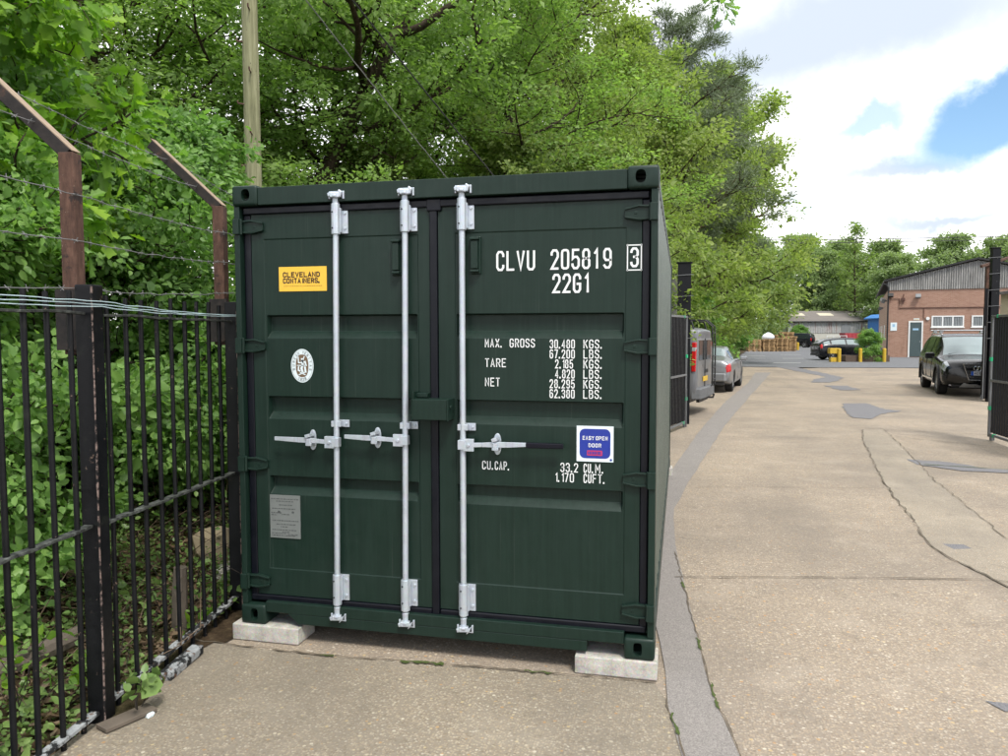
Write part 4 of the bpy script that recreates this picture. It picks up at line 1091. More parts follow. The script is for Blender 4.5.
# telegraph pole with step irons
def build_pole():
    x, y = -2.45, 4.30
    o = thing('telegraph_pole', 'greenish weathered wooden telegraph pole with step irons behind the container', 'pole', (x, y, 0))
    mb = MB('pole'); pts = [(x - .03 * (z / 9.5), y, z) for z in np.linspace(-.1, 9.5, 14)]
    mb.tube(pts, list(np.linspace(.104, .084, 14)), 14); smooth_by_angle(mb.build('shaft', o), 50)
    for k in range(12):
        z = 2.75 + .36 * k; s_ = -1 if k % 2 else 1
        d = Vector((s_ * .35, -.94, 0)) if k % 2 == 0 else Vector((-.75, -.66, 0)); c = Vector((x, y, z))
        st = MB('rust_pipe'); a = c + d * .085; st.tube([a, a + d * .08, a + d * .09 + Vector((0, 0, .035))], .010, 6); st.build('step_iron', o)
    return o
build_pole()
tag_w = strand('guy_wire', [(-2.45, 4.22, 7.3), (0.75, 9.7, 2.8), (1.4, 10.1, 2.0)], 'upper thin dark wire sloping down to the right from the wooden telegraph pole', 'stay wires from the pole', .011, False, 'cable', 40, 'wire', .01)
strand('guy_wire', [(-2.43, 4.22, 6.6), (0.2, 9.6, 2.4), (0.6, 9.9, 1.9)], 'lower thin dark wire sloping down to the right from the wooden telegraph pole', 'stay wires from the pole', .008, False, 'wire', 41, 'wire', .01)

# ------------------------------------------------------------------ yard gates
def gate(name, label, hinge, free, zt, flip):
    h, f = Vector(hinge), Vector(free); d = (f - h).normalized(); n = Vector((-d.y, d.x, 0)); L_ = (f - h).length
    o = thing(name, label, 'gate', (h.x, h.y, 0), 0, 'open yard gates')
    fr = MB('steel_edge')
    for z in (.10, 1.02, zt): fr.bar(h + Vector((0, 0, z)), f + Vector((0, 0, z)), .04, .04)
    fr.bar(f + Vector((0, 0, .06)), f + Vector((0, 0, zt + .02)), .044, .044); fr.bar(h + Vector((0, 0, .06)), h + Vector((0, 0, zt + .02)), .05, .05)
    fr.build('gate_frame', o, .003)
    k = int(L_ / .095)
    for i in range(1, k):
        mb = MB('mesh_dark'); p = h + d * (L_ * i / k); mb.obox((p.x, p.y, (.12 + zt) / 2 - .0), d * .022, n * .010, (0, 0, (zt - .16) / 2)); mb.build('bar', o)
    for z in (.55, 1.38):
        c = MB('clip'); q = f + Vector((0, 0, z)); c.obox(q, d * .028, n * .028, (0, 0, .032)); c.build('tape_band', o)
    c = MB('clip'); q = f - d * .22 + Vector((0, 0, zt)); c.obox(q, d * .014, n * .026, (0, 0, .026)); c.build('tape_band', o)
    c = MB('clip'); q = f - d * .20 + Vector((0, 0, .10)); c.obox(q, d * .014, n * .026, (0, 0, .026)); c.build('tape_band', o)
    b = MB('steel_edge'); q = f - d * .10; b.tube([(q.x - n.x * .04, q.y - n.y * .04, .01), (q.x - n.x * .04, q.y - n.y * .04, .75)], .011, 8); b.obox((q.x, q.y, .055), d * .035, n * .02, (0, 0, .045)); b.build('drop_bolt', o, .002)
    return o
gate('yard_gate', 'black steel barred gate swung open behind the far end of the container', (1.99, 8.55, 0), (2.66, 11.12, 0), 2.14, 1)
gate('yard_gate', 'black steel barred gate with green tape bands swung open at the right edge', (7.70, 7.75, 0), (7.68, 10.35, 0), 2.10, -1)
def tall_post(label, x, y, w, dz, zt, mat='mesh_dark', extra=None):
    o = thing('gate_post', label, 'post', (x, y, 0), 0, 'tall posts of the yard gateway')
    mb = MB(mat); mb.box(x - w, y - w, -.1, x + w, y + w, zt); mb.box(x - w * 1.2, y - w * 1.2, zt + .001, x + w * 1.2, y + w * 1.2, zt + .02); mb.build('shaft', o, .005)
    k = MB('steel_edge')
    for z in np.arange(zt - .25, 1.3, -.42): k.bar((x - w - .07, y - w - .012, z), (x + w + .05, y - w - .012, z + .02), .012, .012)
    k.build('wire_tie', o)
    return o
tall_post('tall black steel post with wire ties beside the open gate left of the parked van', 2.61, 11.72, .13, 0, 3.22)
tall_post('tall black steel post with wire ties beside the parked black off road car', 10.54, 18.35, .095, 0, 4.02)
cp = MB('concrete_post'); cp.box(2.36, 12.3, -.1, 2.47, 12.42, 2.95); tag(cp.build('fence_post', None, .008), 'slim grey concrete fence post behind the left yard gate', 'fence post')
ex = thing('steel_leaf', 'dark steel gate leaf standing edge on beside the tall post at the right', 'gate', (10.16, 18.6, 0))
dv = Vector((.345, .939, 0)).normalized(); dn = Vector((dv.y, -dv.x, 0)); p0 = Vector((10.36, 18.34, 0))
mb = MB('mesh_dark'); mb.obox(p0 + dv * 1.2 + Vector((0, 0, 1.53)), dv * 1.2, dn * .035, (0, 0, 1.45)); mb.build('panel', ex, .004)
mb = MB('steel_edge'); mb.bar(p0 + Vector((-.02, -.03, .05)), p0 + Vector((-.02, -.03, 2.0)), .012, .02); mb.bar(p0 - dn * .05 + Vector((0, 0, .10)), p0 - dn * .05 + dv * 2.4 + Vector((0, 0, .10)), .02, .04); mb.build('edge_strip', ex)
cr = thing('cranked_post', 'rusty steel post with a flat arm seen above the black gate at the right edge', 'fence post', (10.72, 19.3, 0))
mb = MB('rust'); mb.box(10.66, 19.24, 2.5, 10.80, 19.36, 3.72); mb.build('upright', cr, .005)
mb = MB('dark_rust'); mb.box(10.655, 19.235, -.1, 10.805, 19.365, 2.495); mb.build('socket', cr, .005)
mb = MB('rust'); mb.bar((10.40, 18.9, 3.60), (12.6, 21.2, 4.25), .06, .07); mb.build('arm', cr, .004)
for i, z in enumerate((2.85, 3.15, 3.45, 3.75)):
    strand('barbed_wire', [(10.56, 18.25, z), (10.74, 19.22, z - .02), (11.6, 21.4, z + .10)], ('lowest', 'second lowest', 'second highest', 'highest')[i] + ' barbed wire strand on the tall black post at the right edge', 'barbed wire at the right gateway', .006, True, 'wire', 60 + i)
for i, z in enumerate((2.25, 2.55, 2.85, 3.08)):
    strand('barbed_wire', [(2.62, 11.60, z), (2.42, 12.28, z - .03), (1.2, 13.2, z + .05)], ('lowest', 'second lowest', 'second highest', 'highest')[i] + ' barbed wire strand on the tall black post beside the container', 'barbed wire at the left gateway', .005, True, 'wire', 70 + i)

# ------------------------------------------------------------------ brick workshop
def build_workshop():
    P0 = Vector((17.42, 57.11, 0)); U = Vector((.978, -.206, 0)).normalized(); Nn = Vector((.206, .978, 0)).normalized()
    WID, DEP, HB, HE, HR = 11.2, 25.0, 4.95, 5.62, 6.94
    o = thing('brick_workshop', 'red brick workshop with grey corrugated gable and slate green door', 'building', tuple(P0), math.atan2(U.y, U.x), world=False)
    # local frame: x along the facade, y back, z up
    mb = MB('brick'); mb.box(0, 0, -.1, WID, .22, HB); mb.box(0, .221, -.1, .22, DEP, HB); mb.box(WID - .22, .221, -.1, WID, DEP, HB); mb.box(.221, DEP - .22, -.1, WID - .221, DEP, HB); mb.build('brick_wall', o)
    # corrugated gable
    g = MB('cladding'); step = .146; x = -.04; pts = []; i = 0
    while x <= WID + .06:
        zt = HE + (HR - HE) * (1 - abs(x - WID / 2) / (WID / 2)); pts.append((x, -.06 + (.035 if i % 2 else -.035), zt)); x += step / 2; i += 1
    n = len(pts); vs = [(a, b, HB + .02 - .05) for a, b, c in pts] + [(a, b, c - .05) for a, b, c in pts]
    g.add(vs, [(k, k + 1, n + k + 1, n + k) for k in range(n - 1)]); g.build('gable_cladding', o)
    r = MB('roof_grey'); half = WID / 2 + .3; dz = (HR - HE) / (WID / 2) * .3
    for s_ in (-1, 1):
        c = WID / 2
        r.prism([(c, -.25, HR + .02), (c + s_ * half, -.25, HE - dz + .02), (c + s_ * half, -.25, HE - dz + .12), (c, -.25, HR + .12)], (0, DEP + .4, 0))
    r.build('roof', o)
    b = MB('black_pipe'); 
    for s_ in (-1, 1):
        c = WID / 2; b.prism([(c, -.30, HR + .03), (c + s_ * half, -.30, HE - dz + .0), (c + s_ * half, -.30, HE - dz + .13), (c, -.30, HR + .15)], (0, .045, 0))
    b.build('verge_trim', o)
    gt = MB('black_pipe'); gt.tube([(-.34, -.2, HE - .25), (-.34, DEP, HE - .25)], .07, 8); gt.build('gutter', o)
    d = MB('door_grey'); d.box(1.50, -.03, .05, 2.24, .02, 2.55); do = d.build('door', o)
    f = MB('white_paint'); f.box(1.40, -.05, 0, 1.495, .03, 2.66); f.box(2.245, -.05, 0, 2.335, .03, 2.66); f.box(1.4955, -.05, 2.555, 2.2445, .03, 2.66); f.build('door_frame', do)
    sg = MB('sign_blue'); sg.box(1.68, -.036, 1.98, 2.05, -.031, 2.12); sg.build('door_sign', do)
    hd = MB('chrome'); hd.tube([(2.15, -.06, 1.15), (2.15, -.03, 1.15)], .03, 8); hd.build('handle', do)
    for x0, k in ((2.86, 3), (5.35, 3)):
        w = MB('white_paint'); z0, z1 = 2.20, 3.02; wd = 2.02
        w.box(x0, -.05, z0, x0 + wd, .01, z0 + .09); w.box(x0, -.05, z1 - .09, x0 + wd, .01, z1)
        for q in range(k + 1): xx = x0 + (wd - .09) * q / k; w.box(xx, -.049, z0 + .091, xx + .09, .009, z1 - .091)
        w.box(x0 - .05, -.09, z0 - .06, x0 + wd + .05, .0, z0 - .001)
        wo = w.build('window', o)
        gl = MB('office_glass'); gl.box(x0 + .091, -.012, z0 + .091, x0 + wd - .091, .004, z1 - .091); gl.build('pane', wo)
        bl = MB('blind'); q = x0 + .14
        while q < x0 + wd - .12: bl.box(q, -.0175, z0 + .10, q + .045, -.0125, z1 - .10); q += .10
        bl.build('blind', wo)
    s1 = MB('sticker_white'); s1.box(.22, -.03, 1.95, .64, -.001, 2.55); s1.use('sign_blue'); s1.sheet([(.34, -.031, 2.22), (.52, -.031, 2.22), (.52, -.031, 2.44), (.34, -.031, 2.44)]); s1.build('wall_notice', o)
    s2 = MB('sticker_white'); s2.box(1.72, -.03, 2.72, 2.08, -.001, 2.84); s2.use('yellow_paint'); s2.sheet([(1.74, -.031, 2.735), (2.06, -.031, 2.735), (2.06, -.031, 2.775), (1.74, -.031, 2.775)]); s2.build('exit_light', o)
    al = MB('white_paint'); al.tube([(2.62, -.09, 2.83), (2.62, -.001, 2.83)], .12, 14); al.build('alarm_bell', o)
    pp = MB('black_pipe'); pp.tube([(.02, -.10, -.0), (.02, -.10, 5.1), (-.15, -.15, 5.35), (-.34, -.18, 5.40)], .055, 8); pp.build('downpipe', o)
    pc = MB('rust_pipe'); pc.tube([(.75, -.04, 4.3), (.75, -.04, 3.62), (7.5, -.04, 3.60)], .028, 6); pc.tube([(2.35, -.04, 3.6), (2.35, -.04, 2.86), (2.5, -.04, 2.84)], .022, 6); pc.tube([(.10, -.05, 4.30), (.75, -.04, 4.3)], .02, 6); pc.build('conduit', o)
    for x0, z0 in ((.18, 4.55), (1.95, 4.45)):
        l = MB('black_pipe' if x0 < 1 else 'lamp_grey'); l.obox((x0, -.22, z0), (.17, 0, 0), (0, .10, -.05), (0, .05, .12)); l.box(x0 - .03, -.14, z0 - .04, x0 + .03, -.001, z0 + .14); l.build('floodlight', o, .01)
    l = MB('rust_pipe'); l.box(.88, -.14, 4.15, 1.12, -.001, 4.35); l.tube([(1.0, -.08, 4.36), (1.02, -.10, 4.62)], .03, 6); l.box(.92, -.10, 3.95, 1.05, -.001, 4.10); l.build('junction_box', o)
    for y0, z0, m in ((2.0, 4.2, 'lamp_grey'), (6.0, 4.5, 'white_paint'), (11.0, 3.9, 'lamp_grey')):
        l = MB(m); l.obox((-.24, y0, z0), (.12, 0, -.05), (0, .18, 0), (.05, 0, .13)); l.box(-.12, y0 - .03, z0 - .03, -.001, y0 + .03, z0 + .1); l.build('floodlight', o, .01)
    for y0 in (5.0, 12.0, 18.0):
        w = MB('white_paint'); w.box(-.03, y0, 1.2, -.001, y0 + 1.4, 2.4); w.build('shutter', o)
    return o
build_workshop()

def build_far_buildings():
    # long sheeted shed across the end of the road
    P0 = Vector((16.91, 106.37, 0)); U = (Vector((28.16, 108.99, 0)) - P0).normalized()
    o = thing('sheeted_shed', 'long low shed with rust streaked grey wall across the end of the road', 'shed', tuple(P0), math.atan2(U.y, U.x), world=False)
    WD, D = 14.0, 9.0
    mb = MB('plaster'); mb.box(0, 0, -.1, WD, .2, 1.75); mb.build('base_wall', o)
    mb = MB('shed_wall'); x = 0; i = 0; pts = []
    while x <= WD: pts.append((x, -.05 + (.04 if i % 2 else -.04))); x += .16; i += 1
    n = len(pts); mb.add([(a, b, 1.75) for a, b in pts] + [(a, b, 3.35) for a, b in pts], [(k, k + 1, n + k + 1, n + k) for k in range(n - 1)]); mb.build('cladding', o)
    mb = MB('shed_wall'); mb.box(0, .201, -.1, .2, D, 3.3); mb.box(WD - .2, .201, -.1, WD, D, 3.3); mb.box(.201, D - .2, -.1, WD - .201, D, 3.3); mb.build('end_wall', o)
    mb = MB('roof_grey'); mb.prism([(-.4, -.35, 3.32), (-.4, D / 2, 4.80), (-.4, D / 2, 4.90), (-.4, -.35, 3.42)], (WD + .8, 0, 0)); mb.prism([(-.4, D + .35, 3.32), (-.4, D / 2, 4.80), (-.4, D / 2, 4.90), (-.4, D + .35, 3.42)], (WD + .8, 0, 0)); rf = mb.build('roof', o)
    for x0 in (1.2, 5.2, 9.6):
        k = MB('rooflight'); y0, y1 = 2.1, 3.4; z = lambda y: 3.42 + (y + .35) / (D / 2 + .35) * 1.48 + .012
        k.sheet([(x0, y0, z(y0)), (x0 + 2.0, y0, z(y0)), (x0 + 2.0, y1, z(y1)), (x0, y1, z(y1))]); k.build('rooflight', rf)
    mb = MB('lamp_grey'); mb.box(7.3, -.14, 1.5, 8.5, -.10, 2.9); mb.build('door', o)
    mb = MB('black_pipe'); mb.tube([(-.4, -.42, 3.34), (WD + .4, -.42, 3.34)], .07, 6); mb.build('gutter', o)
    # blue clad store beside the workshop
    b = thing('blue_store', 'small bright blue clad store half hidden by the brick workshop', 'shed', (25.6, 94.0, 0), math.atan2(.27, 1.16), world=False)
    mb = MB('blue_paint'); mb.box(0, 0, -.1, 3.0, 3.0, 3.4); mb.build('wall', b)
    mb = MB('white_paint'); mb.box(.22, -.04, .6, 1.0, -.002, 2.9); mb.build('panel', b)
    mb = MB('blue_paint'); mb.prism([(-.3, -.4, 3.41), (3.3, -.4, 3.41), (3.3, -.4, 3.75), (.6, -.4, 4.0), (-.3, -.4, 3.55)], (0, 3.8, 0)); mb.build('roof', b)
    # red skip with white rail
    r = thing('red_skip', 'faded red steel skip with white rails in front of the grey shed', 'skip', (22.3, 95.2, 0), .24, world=False)
    mb = MB('red_paint'); mb.prism([(0, 0, .3), (2.6, 0, .3), (2.9, 0, 1.75), (-.3, 0, 1.75)], (0, 1.6, 0))
    for k in range(6): mb.box(.1 + .48 * k, -.06, .35, .18 + .48 * k, -.001, 1.74)
    mb.box(.2, .1, 0, 2.4, 1.5, .299); mb.build('hopper', r)
    mb = MB('white_paint')
    for k in range(4): mb.tube([(-2.6 + .8 * k, -.2, 0), (-2.6 + .8 * k, -.2, 1.45)], .035, 6)
    for z in (.95, 1.42): mb.tube([(-2.6, -.2, z), (-.2, -.2, z)], .03, 6)
    mb.build('rail', r)
    # cream clad cabin behind the right gate
    c = thing('cream_cabin', 'cream clad cabin with dark sloping roof edge behind the right gate', 'cabin', (19.55, 38.6, 0), math.atan2(.0, 1.46), world=False)
    mb = MB('cream'); mb.box(0, 0, -.1, 7, 4, 3.95); mb.build('wall', c)
    mb = MB('roof_grey'); mb.prism([(-.3, -.5, 3.85), (7.4, -.5, 4.9), (7.4, -.5, 5.1), (-.3, -.5, 4.0)], (0, 5, 0)); mb.build('roof', c)
    mb = MB('rust_pipe'); mb.box(.9, -.05, -.1, 1.05, -.002, 3.9); mb.box(2.6, -.05, 2.4, 3.6, -.002, 3.2); mb.build('trim', c)
build_far_buildings()

# planter and bollards
pl = thing('planter', 'low dark brick planter beside the yellow bollards', 'planter', (13.9, 47.2, 0), math.atan2(.23, .974), world=False)
mb = MB('planter'); mb.box(-1.45, -.25, 0, 1.30, -.10, .40); mb.box(-1.45, .75, 0, 1.30, .90, .40); mb.box(-1.45, -.099, 0, -1.30, .749, .40); mb.box(1.15, -.099, 0, 1.30, .749, .40); mb.build('wall', pl, .01)
mb = MB('soil'); mb.box(-1.299, -.098, .02, 1.149, .748, .34); mb.build('soil', pl)
def bollard(x, y, label, h=.85, r=.11):
    mb = MB('yellow_paint'); mb.tube([(x, y, 0), (x, y, h - .03)], r, 14, False); mb.tube([(x, y, h - .03), (x, y, h)], [r, r * .55], 14)
    o = mb.build('bollard'); smooth_by_angle(o, 35); return tag(o, label, 'bollard', 'yellow bollards by the planter')
bollard(12.12, 46.35, 'scuffed yellow bollard beside the yellow box, leftmost of the three by the planter')
bollard(13.40, 46.66, 'scuffed yellow bollard in front of the middle of the dark planter')
bollard(14.82, 46.92, 'scuffed yellow bollard at the right end of the dark planter near the brick workshop')
bollard(14.4, 79.5, 'small yellow bollard beside the pallet stacks far down the road', .8, .13)
gb = thing('grit_bin', 'yellow box with dark gap standing left of the yellow bollard', 'grit bin', (11.80, 46.5, 0), .23, world=False)
mb = MB('yellow_paint'); mb.box(-.28, -.2, .52, .28, .2, .86); mb.build('lid', gb, .02)
mb = MB('yellow_paint'); mb.box(-.20, -.15, 0, .28, .15, .28); mb.build('base', gb, .02)
mb = MB('trim'); mb.box(.10, -.12, .281, .24, .12, .519); mb.build('stem', gb)
# pallets far down on the left
def pallet_mesh():
    mb = MB('pallet_wood')
    for k in range(7): mb.box(-.6, -.5 + k * .15, .122, .6, -.40 + k * .15, .144)
    for y in (-.5, -.05, .40):
        for x in (-.6, -.07, .46): mb.box(x, y, .022, x + .14, y + .10, .1)
        mb.box(-.6, y, .1003, .6, y + .10, .1217); mb.box(-.6, y, 0, .6, y + .10, .0217)
    return mb
pm = pallet_mesh().build('pallet'); pm.location = (0, 0, 0)
rg = random.Random(8); first = True; kk = 0
stk = [(9.45, 72.9, 8), (10.75, 73.6, 8), (12.0, 74.2, 9), (12.95, 75.0, 10), (11.4, 76.4, 11), (13.0, 77.6, 13)]
for x, y, nn in stk:
    tilt = rg.uniform(-.3, .3)
    for k in range(nn):
        o = pm if first else pm.copy()
        if not first: COL.objects.link(o)
        first = False
        o.location = (x + rg.uniform(-.04, .04), y + rg.uniform(-.04, .04), .004 + k * .1445); o.rotation_euler = (0, 0, .23 + tilt + rg.uniform(-.05, .05))
        tag(o, 'rough wooden pallet in the stacks at the far left roadside', 'pallet', 'wooden pallets stacked by the road')
mb = MB('bag'); ns = 12; pts = []
for i in range(7):
    z = i / 6; r_ = .5 * (1 - z ** 3) ** .5 * (1 + .06 * math.sin(5 * z)) + .02
    pts.append((10.85, 73.7, 8 * .1445 + .005 + .68 * z)); 
mb.tube(pts, [.50, .58, .60, .55, .46, .30, .08], 12); smooth_by_angle(tag(mb.build('bulk_bag'), 'white bulk bag lying on top of the wooden pallet stack', 'bag'), 60)

# overhead wires
for i, (dz, nm) in enumerate(((0, 'lower'), (.25, 'upper'))):
    strand('overhead_wire', [(-4, 57.5, 9.2 + dz), (13, 60.5, 8.9 + dz), (45, 67.5, 9.6 + dz)], nm + ' of two thin overhead wires crossing the sky above the brick workshop', 'overhead wires across the sky', .028, False, 'cable', 80 + i, 'wire', .004)

# things lying by the fence
def rubble(name, label, cat, c, size, seed, mat, sub=2, amp=.25):
    bm = bmesh.new(); bmesh.ops.create_icosphere(bm, subdivisions=sub, radius=1); rng = random.Random(seed)
    for v in bm.verts:
        k = 1 + rng.uniform(-amp, amp); p = v.co * k
        v.co = Vector((max(-.8, min(.8, p.x)) * size[0], max(-.8, min(.8, p.y)) * size[1], max(-.75, min(.8, p.z)) * size[2]))
    me = bpy.data.meshes.new(name); bm.to_mesh(me); bm.free(); me.materials.append(M[mat])
    o = bpy.data.objects.new(name, me); COL.objects.link(o); o.location = c; o.rotation_euler = (0, 0, rng.uniform(0, 6)); return tag(o, label, cat)
rubble('rubble_stone', 'pale lump of broken concrete standing in the ivy behind the railings', 'stone', (-1.0, 1.2, .16), (.19, .17, .20), 3, 'stone', 2, .18)
rubble('rubble_stone', 'flat grey slab of rubble lying behind the railings near the container', 'stone', (-.72, 1.0, .03), (.26, .16, .08), 5, 'block', 2, .15)
rubble('rubble_stone', 'small pale chip of stone lying on the concrete by the fence post', 'stone', (.10, -.93, .012), (.025, .02, .015), 6, 'sticker_white', 1, .2)
mb = MB('old_wood'); mb.tube([(-.44, .02, -.1), (-.44, .03, .25), (-.43, .03, .40)], [.05, .046, .040], 9); tag(mb.build('tree_stump'), 'thin sawn stump standing behind the railings', 'stump')
mb = MB('old_wood'); mb.tube([(-1.05, -1.05, .02), (-.75, -.72, .14), (-.62, -.55, .20)], [.05, .055, .05], 9); tag(mb.build('log'), 'short broken log lying in the ivy behind the railings at the left', 'log')
mb = MB('old_wood'); mb.obox((.02, -.99, .020), (.045, .115, 0), (-.042, .016, 0), (0, 0, .010)); tag(mb.build('board', None, .003), 'rotten timber board lying at the foot of the near fence post', 'board')
mb = MB('flaky'); mb.obox((-.10, -.42, .030), (-.020, .17, .005), (.035, .005, 0), (0, 0, .025)); tag(mb.build('kerb_stone', None, .008), 'pale broken kerb piece under the bottom rail of the railings', 'stone')
# ------------------------------------------------------------------ vehicles (local frame: +x forward, +y left, z up)
def catmull(P, t):
    n = len(P); i = min(int(t), n - 2); f = t - i
    p0, p1, p2, p3 = P[max(i - 1, 0)], P[i], P[i + 1], P[min(i + 2, n - 1)]
    m1 = (p2 - p0) * .42; m2 = (p3 - p1) * .42
    h = lambda a, b, c, d: a
    f2, f3 = f * f, f * f * f
    return (2 * f3 - 3 * f2 + 1) * p1 + (f3 - 2 * f2 + f) * m1 + (-2 * f3 + 3 * f2) * p2 + (f3 - f2) * m2
class Shell:
    """body surface lofted through stations (x, half width, sill z, belt z, roof half width, roof z)"""
    def __init__(s, st, tumble=.06):
        s.rows = []
        for x, hw, zb, zt, rw, rz in st:
            s.rows.append([np.array(p) for p in ((x, 0, zb), (x, hw * .80, zb), (x, hw * .96, zb + .06), (x, hw, zb + .45 * (zt - zb)), (x, hw * .965, zt), (x, rw, rz - min(.09, .25 * (rz - zt))), (x, rw * .80, rz - .008), (x, 0, rz + .012))])
        s.n = len(st)
    def S(s, u, v):
        col = [catmull([r[k] for r in s.rows], u) for k in range(8)]
        return catmull(col, v)
    def body(s, ku=5, kv=4):
        us = np.linspace(0, s.n - 1, (s.n - 1) * ku + 1); vs_ = np.linspace(0, 7, 7 * kv + 1)
        ring = []
        for u in us:
            half = [s.S(u, v) for v in vs_]
            ring.append([tuple(p) for p in half] + [(p[0], -p[1], p[2]) for p in half[-2:0:-1]])
        m = len(ring[0]); mb = MB()
        V = [p for r in ring for p in r]; F = []
        for i in range(len(ring) - 1):
            for j in range(m): F.append((i * m + j, i * m + (j + 1) % m, (i + 1) * m + (j + 1) % m, (i + 1) * m + j))
        F.append(tuple(range(m))); F.append(tuple(reversed(range((len(ring) - 1) * m, len(ring) * m))))
        return V, F
    def patch(s, mb, u0, u1, v0, v1, off=.006, sides=(1, -1), ku=6, kv=5):
        for sd in sides:
            V = []
            for i in range(ku + 1):
                for j in range(kv + 1):
                    u = u0 + (u1 - u0) * i / ku; v = v0 + (v1 - v0) * j / kv
                    p = s.S(u, v); du = s.S(min(u + .03, s.n - 1), v) - s.S(max(u - .03, 0), v); dv = s.S(u, min(v + .03, 7)) - s.S(u, max(v - .03, 0))
                    n = np.cross(du, dv); L_ = np.linalg.norm(n)
                    n = n / L_ if L_ > 1e-9 else np.array((0, 0, 1.)); 
                    if n[1] * .8 + n[2] * .6 < 0 and abs(n[1]) + abs(n[2]) > .05: n = -n
                    q = p + n * off; V.append((q[0], sd * q[1], q[2]))
            F = [(i * (kv + 1) + j, (i + 1) * (kv + 1) + j, (i + 1) * (kv + 1) + j + 1, i * (kv + 1) + j + 1) for i in range(ku) for j in range(kv)]
            mb.add(V, F)
def wheel(root, x, y, r, w, spokes):
    s_ = 1 if y > 0 else -1
    mb = MB('tyre'); prof = [(r * .62, -w / 2), (r * .9, -w / 2), (r, -w / 2 + .03), (r, w / 2 - .03), (r * .9, w / 2), (r * .62, w / 2)]; n = 28
    V = [(x + a * math.cos(2 * math.pi * k / n), y + b, r + a * math.sin(2 * math.pi * k / n)) for k in range(n) for a, b in prof]; m = len(prof)
    mb.add(V, [(k * m + j, k * m + (j + 1) % m, ((k + 1) % n) * m + (j + 1) % m, ((k + 1) % n) * m + j) for k in range(n) for j in range(m)])
    wo = mb.build('wheel', root); smooth_by_angle(wo, 35)
    rm = MB('alloy'); yo = y + s_ * (w / 2 - .025)
    n = 28
    V = [(x + a * math.cos(2 * math.pi * k / n), yo + s_ * b, r + a * math.sin(2 * math.pi * k / n)) for k in range(n) for a, b in ((r * .655, .015), (r * .60, .012), (r * .59, -.05), (r * .655, -.05))]
    rm.add(V, [(k * 4 + j, k * 4 + (j + 1) % 4, ((k + 1) % n) * 4 + (j + 1) % 4, ((k + 1) % n) * 4 + j) for k in range(n) for j in range(4)])
    for k in range(spokes):
        t = 2 * math.pi * k / spokes; d = Vector((math.cos(t), 0, math.sin(t))); e = Vector((-math.sin(t), 0, math.cos(t)))
        c = Vector((x, yo, r)); rm.obox(c + d * r * .33 + Vector((0, s_ * -.004, 0)), d * r * .28, e * r * .055, (0, .012, 0))
    rm.tube([(x, yo - s_ * .03, r), (x, yo + s_ * .012, r)], r * .13, 12)
    rm.use('trim'); rm.tube([(x, yo - s_ * .10, r), (x, yo - s_ * .07, r)], r * .585, 20)
    rm.build('rim', wo)
def car_body(root, sh, paint, wheels, r_arch):
    V, F = sh.body(); mb = MB(paint); mb.add(V, F); b = mb.build('body', root)
    cs = []
    for x, y, r in wheels:
        if y < 0: continue
        c = MB(); n = 28; c.prism([(x + r_arch * math.cos(2 * math.pi * k / n), -2, r + .01 + r_arch * math.sin(2 * math.pi * k / n)) for k in range(n)], (0, 4, 0))
        q = bpy.data.objects.new('cutter', c.mesh('cutter')); COL.objects.link(q); q.parent = root; cs.append(q)
    bpy.context.view_layer.update(); cut(b, cs); smooth_by_angle(b, 42)
    ch = MB('trim'); x0, x1 = min(w[0] for w in wheels), max(w[0] for w in wheels); hy = abs(wheels[0][1]) - .14
    ch.box(x0 - .55, -hy, .22, x1 + .55, hy, .62); ch.build('chassis', root)
    return b
def arch_trim(root, x, y, r0, r1, z, mat):
    mb = MB(mat); s_ = 1 if y > 0 else -1; n = 20
    V = []
    for k in range(n + 1):
        t = math.pi * (-.06 + 1.12 * k / n)
        for rr, yy in ((r0, y), (r1, y - s_ * .005), (r1, y - s_ * .06), (r0, y - s_ * .06)): V.append((x + rr * math.cos(t), yy, z + rr * math.sin(t)))
    mb.add(V, [(k * 4 + j, k * 4 + (j + 1) % 4, k * 4 + 4 + (j + 1) % 4, k * 4 + 4 + j) for k in range(n) for j in range(4)]); mb.build('arch_trim', root)
def car_plate(mb, x, text, w=.52, h=.11, z=.5, blue=True, bg='plate_white', s_=1, ink='trim'):
    """number plate facing +x (s_=1) or -x"""
    mb.use(bg); mb.obox((x, 0, z), (.006, 0, 0), (0, w / 2, 0), (0, 0, h / 2))
    xx = x + s_ * .0075
    if blue and bg == 'plate_white':
        mb.use('plate_blue'); mb.sheet([(xx, -s_ * w / 2, z - h / 2), (xx, -s_ * (w / 2 - .06), z - h / 2), (xx, -s_ * (w / 2 - .06), z + h / 2), (xx, -s_ * w / 2, z + h / 2)])
    # readers face the plate: for a front plate the text runs from -y to +y when seen from +x
    mb.use(ink); P = lambda a, b: (xx + s_ * .001, s_ * a, b)
    if text: fit_letters(mb, text, -w / 2 + (.075 if blue else .03), w / 2 - .02, z - h * .34, h * .68, .014, P, .22)

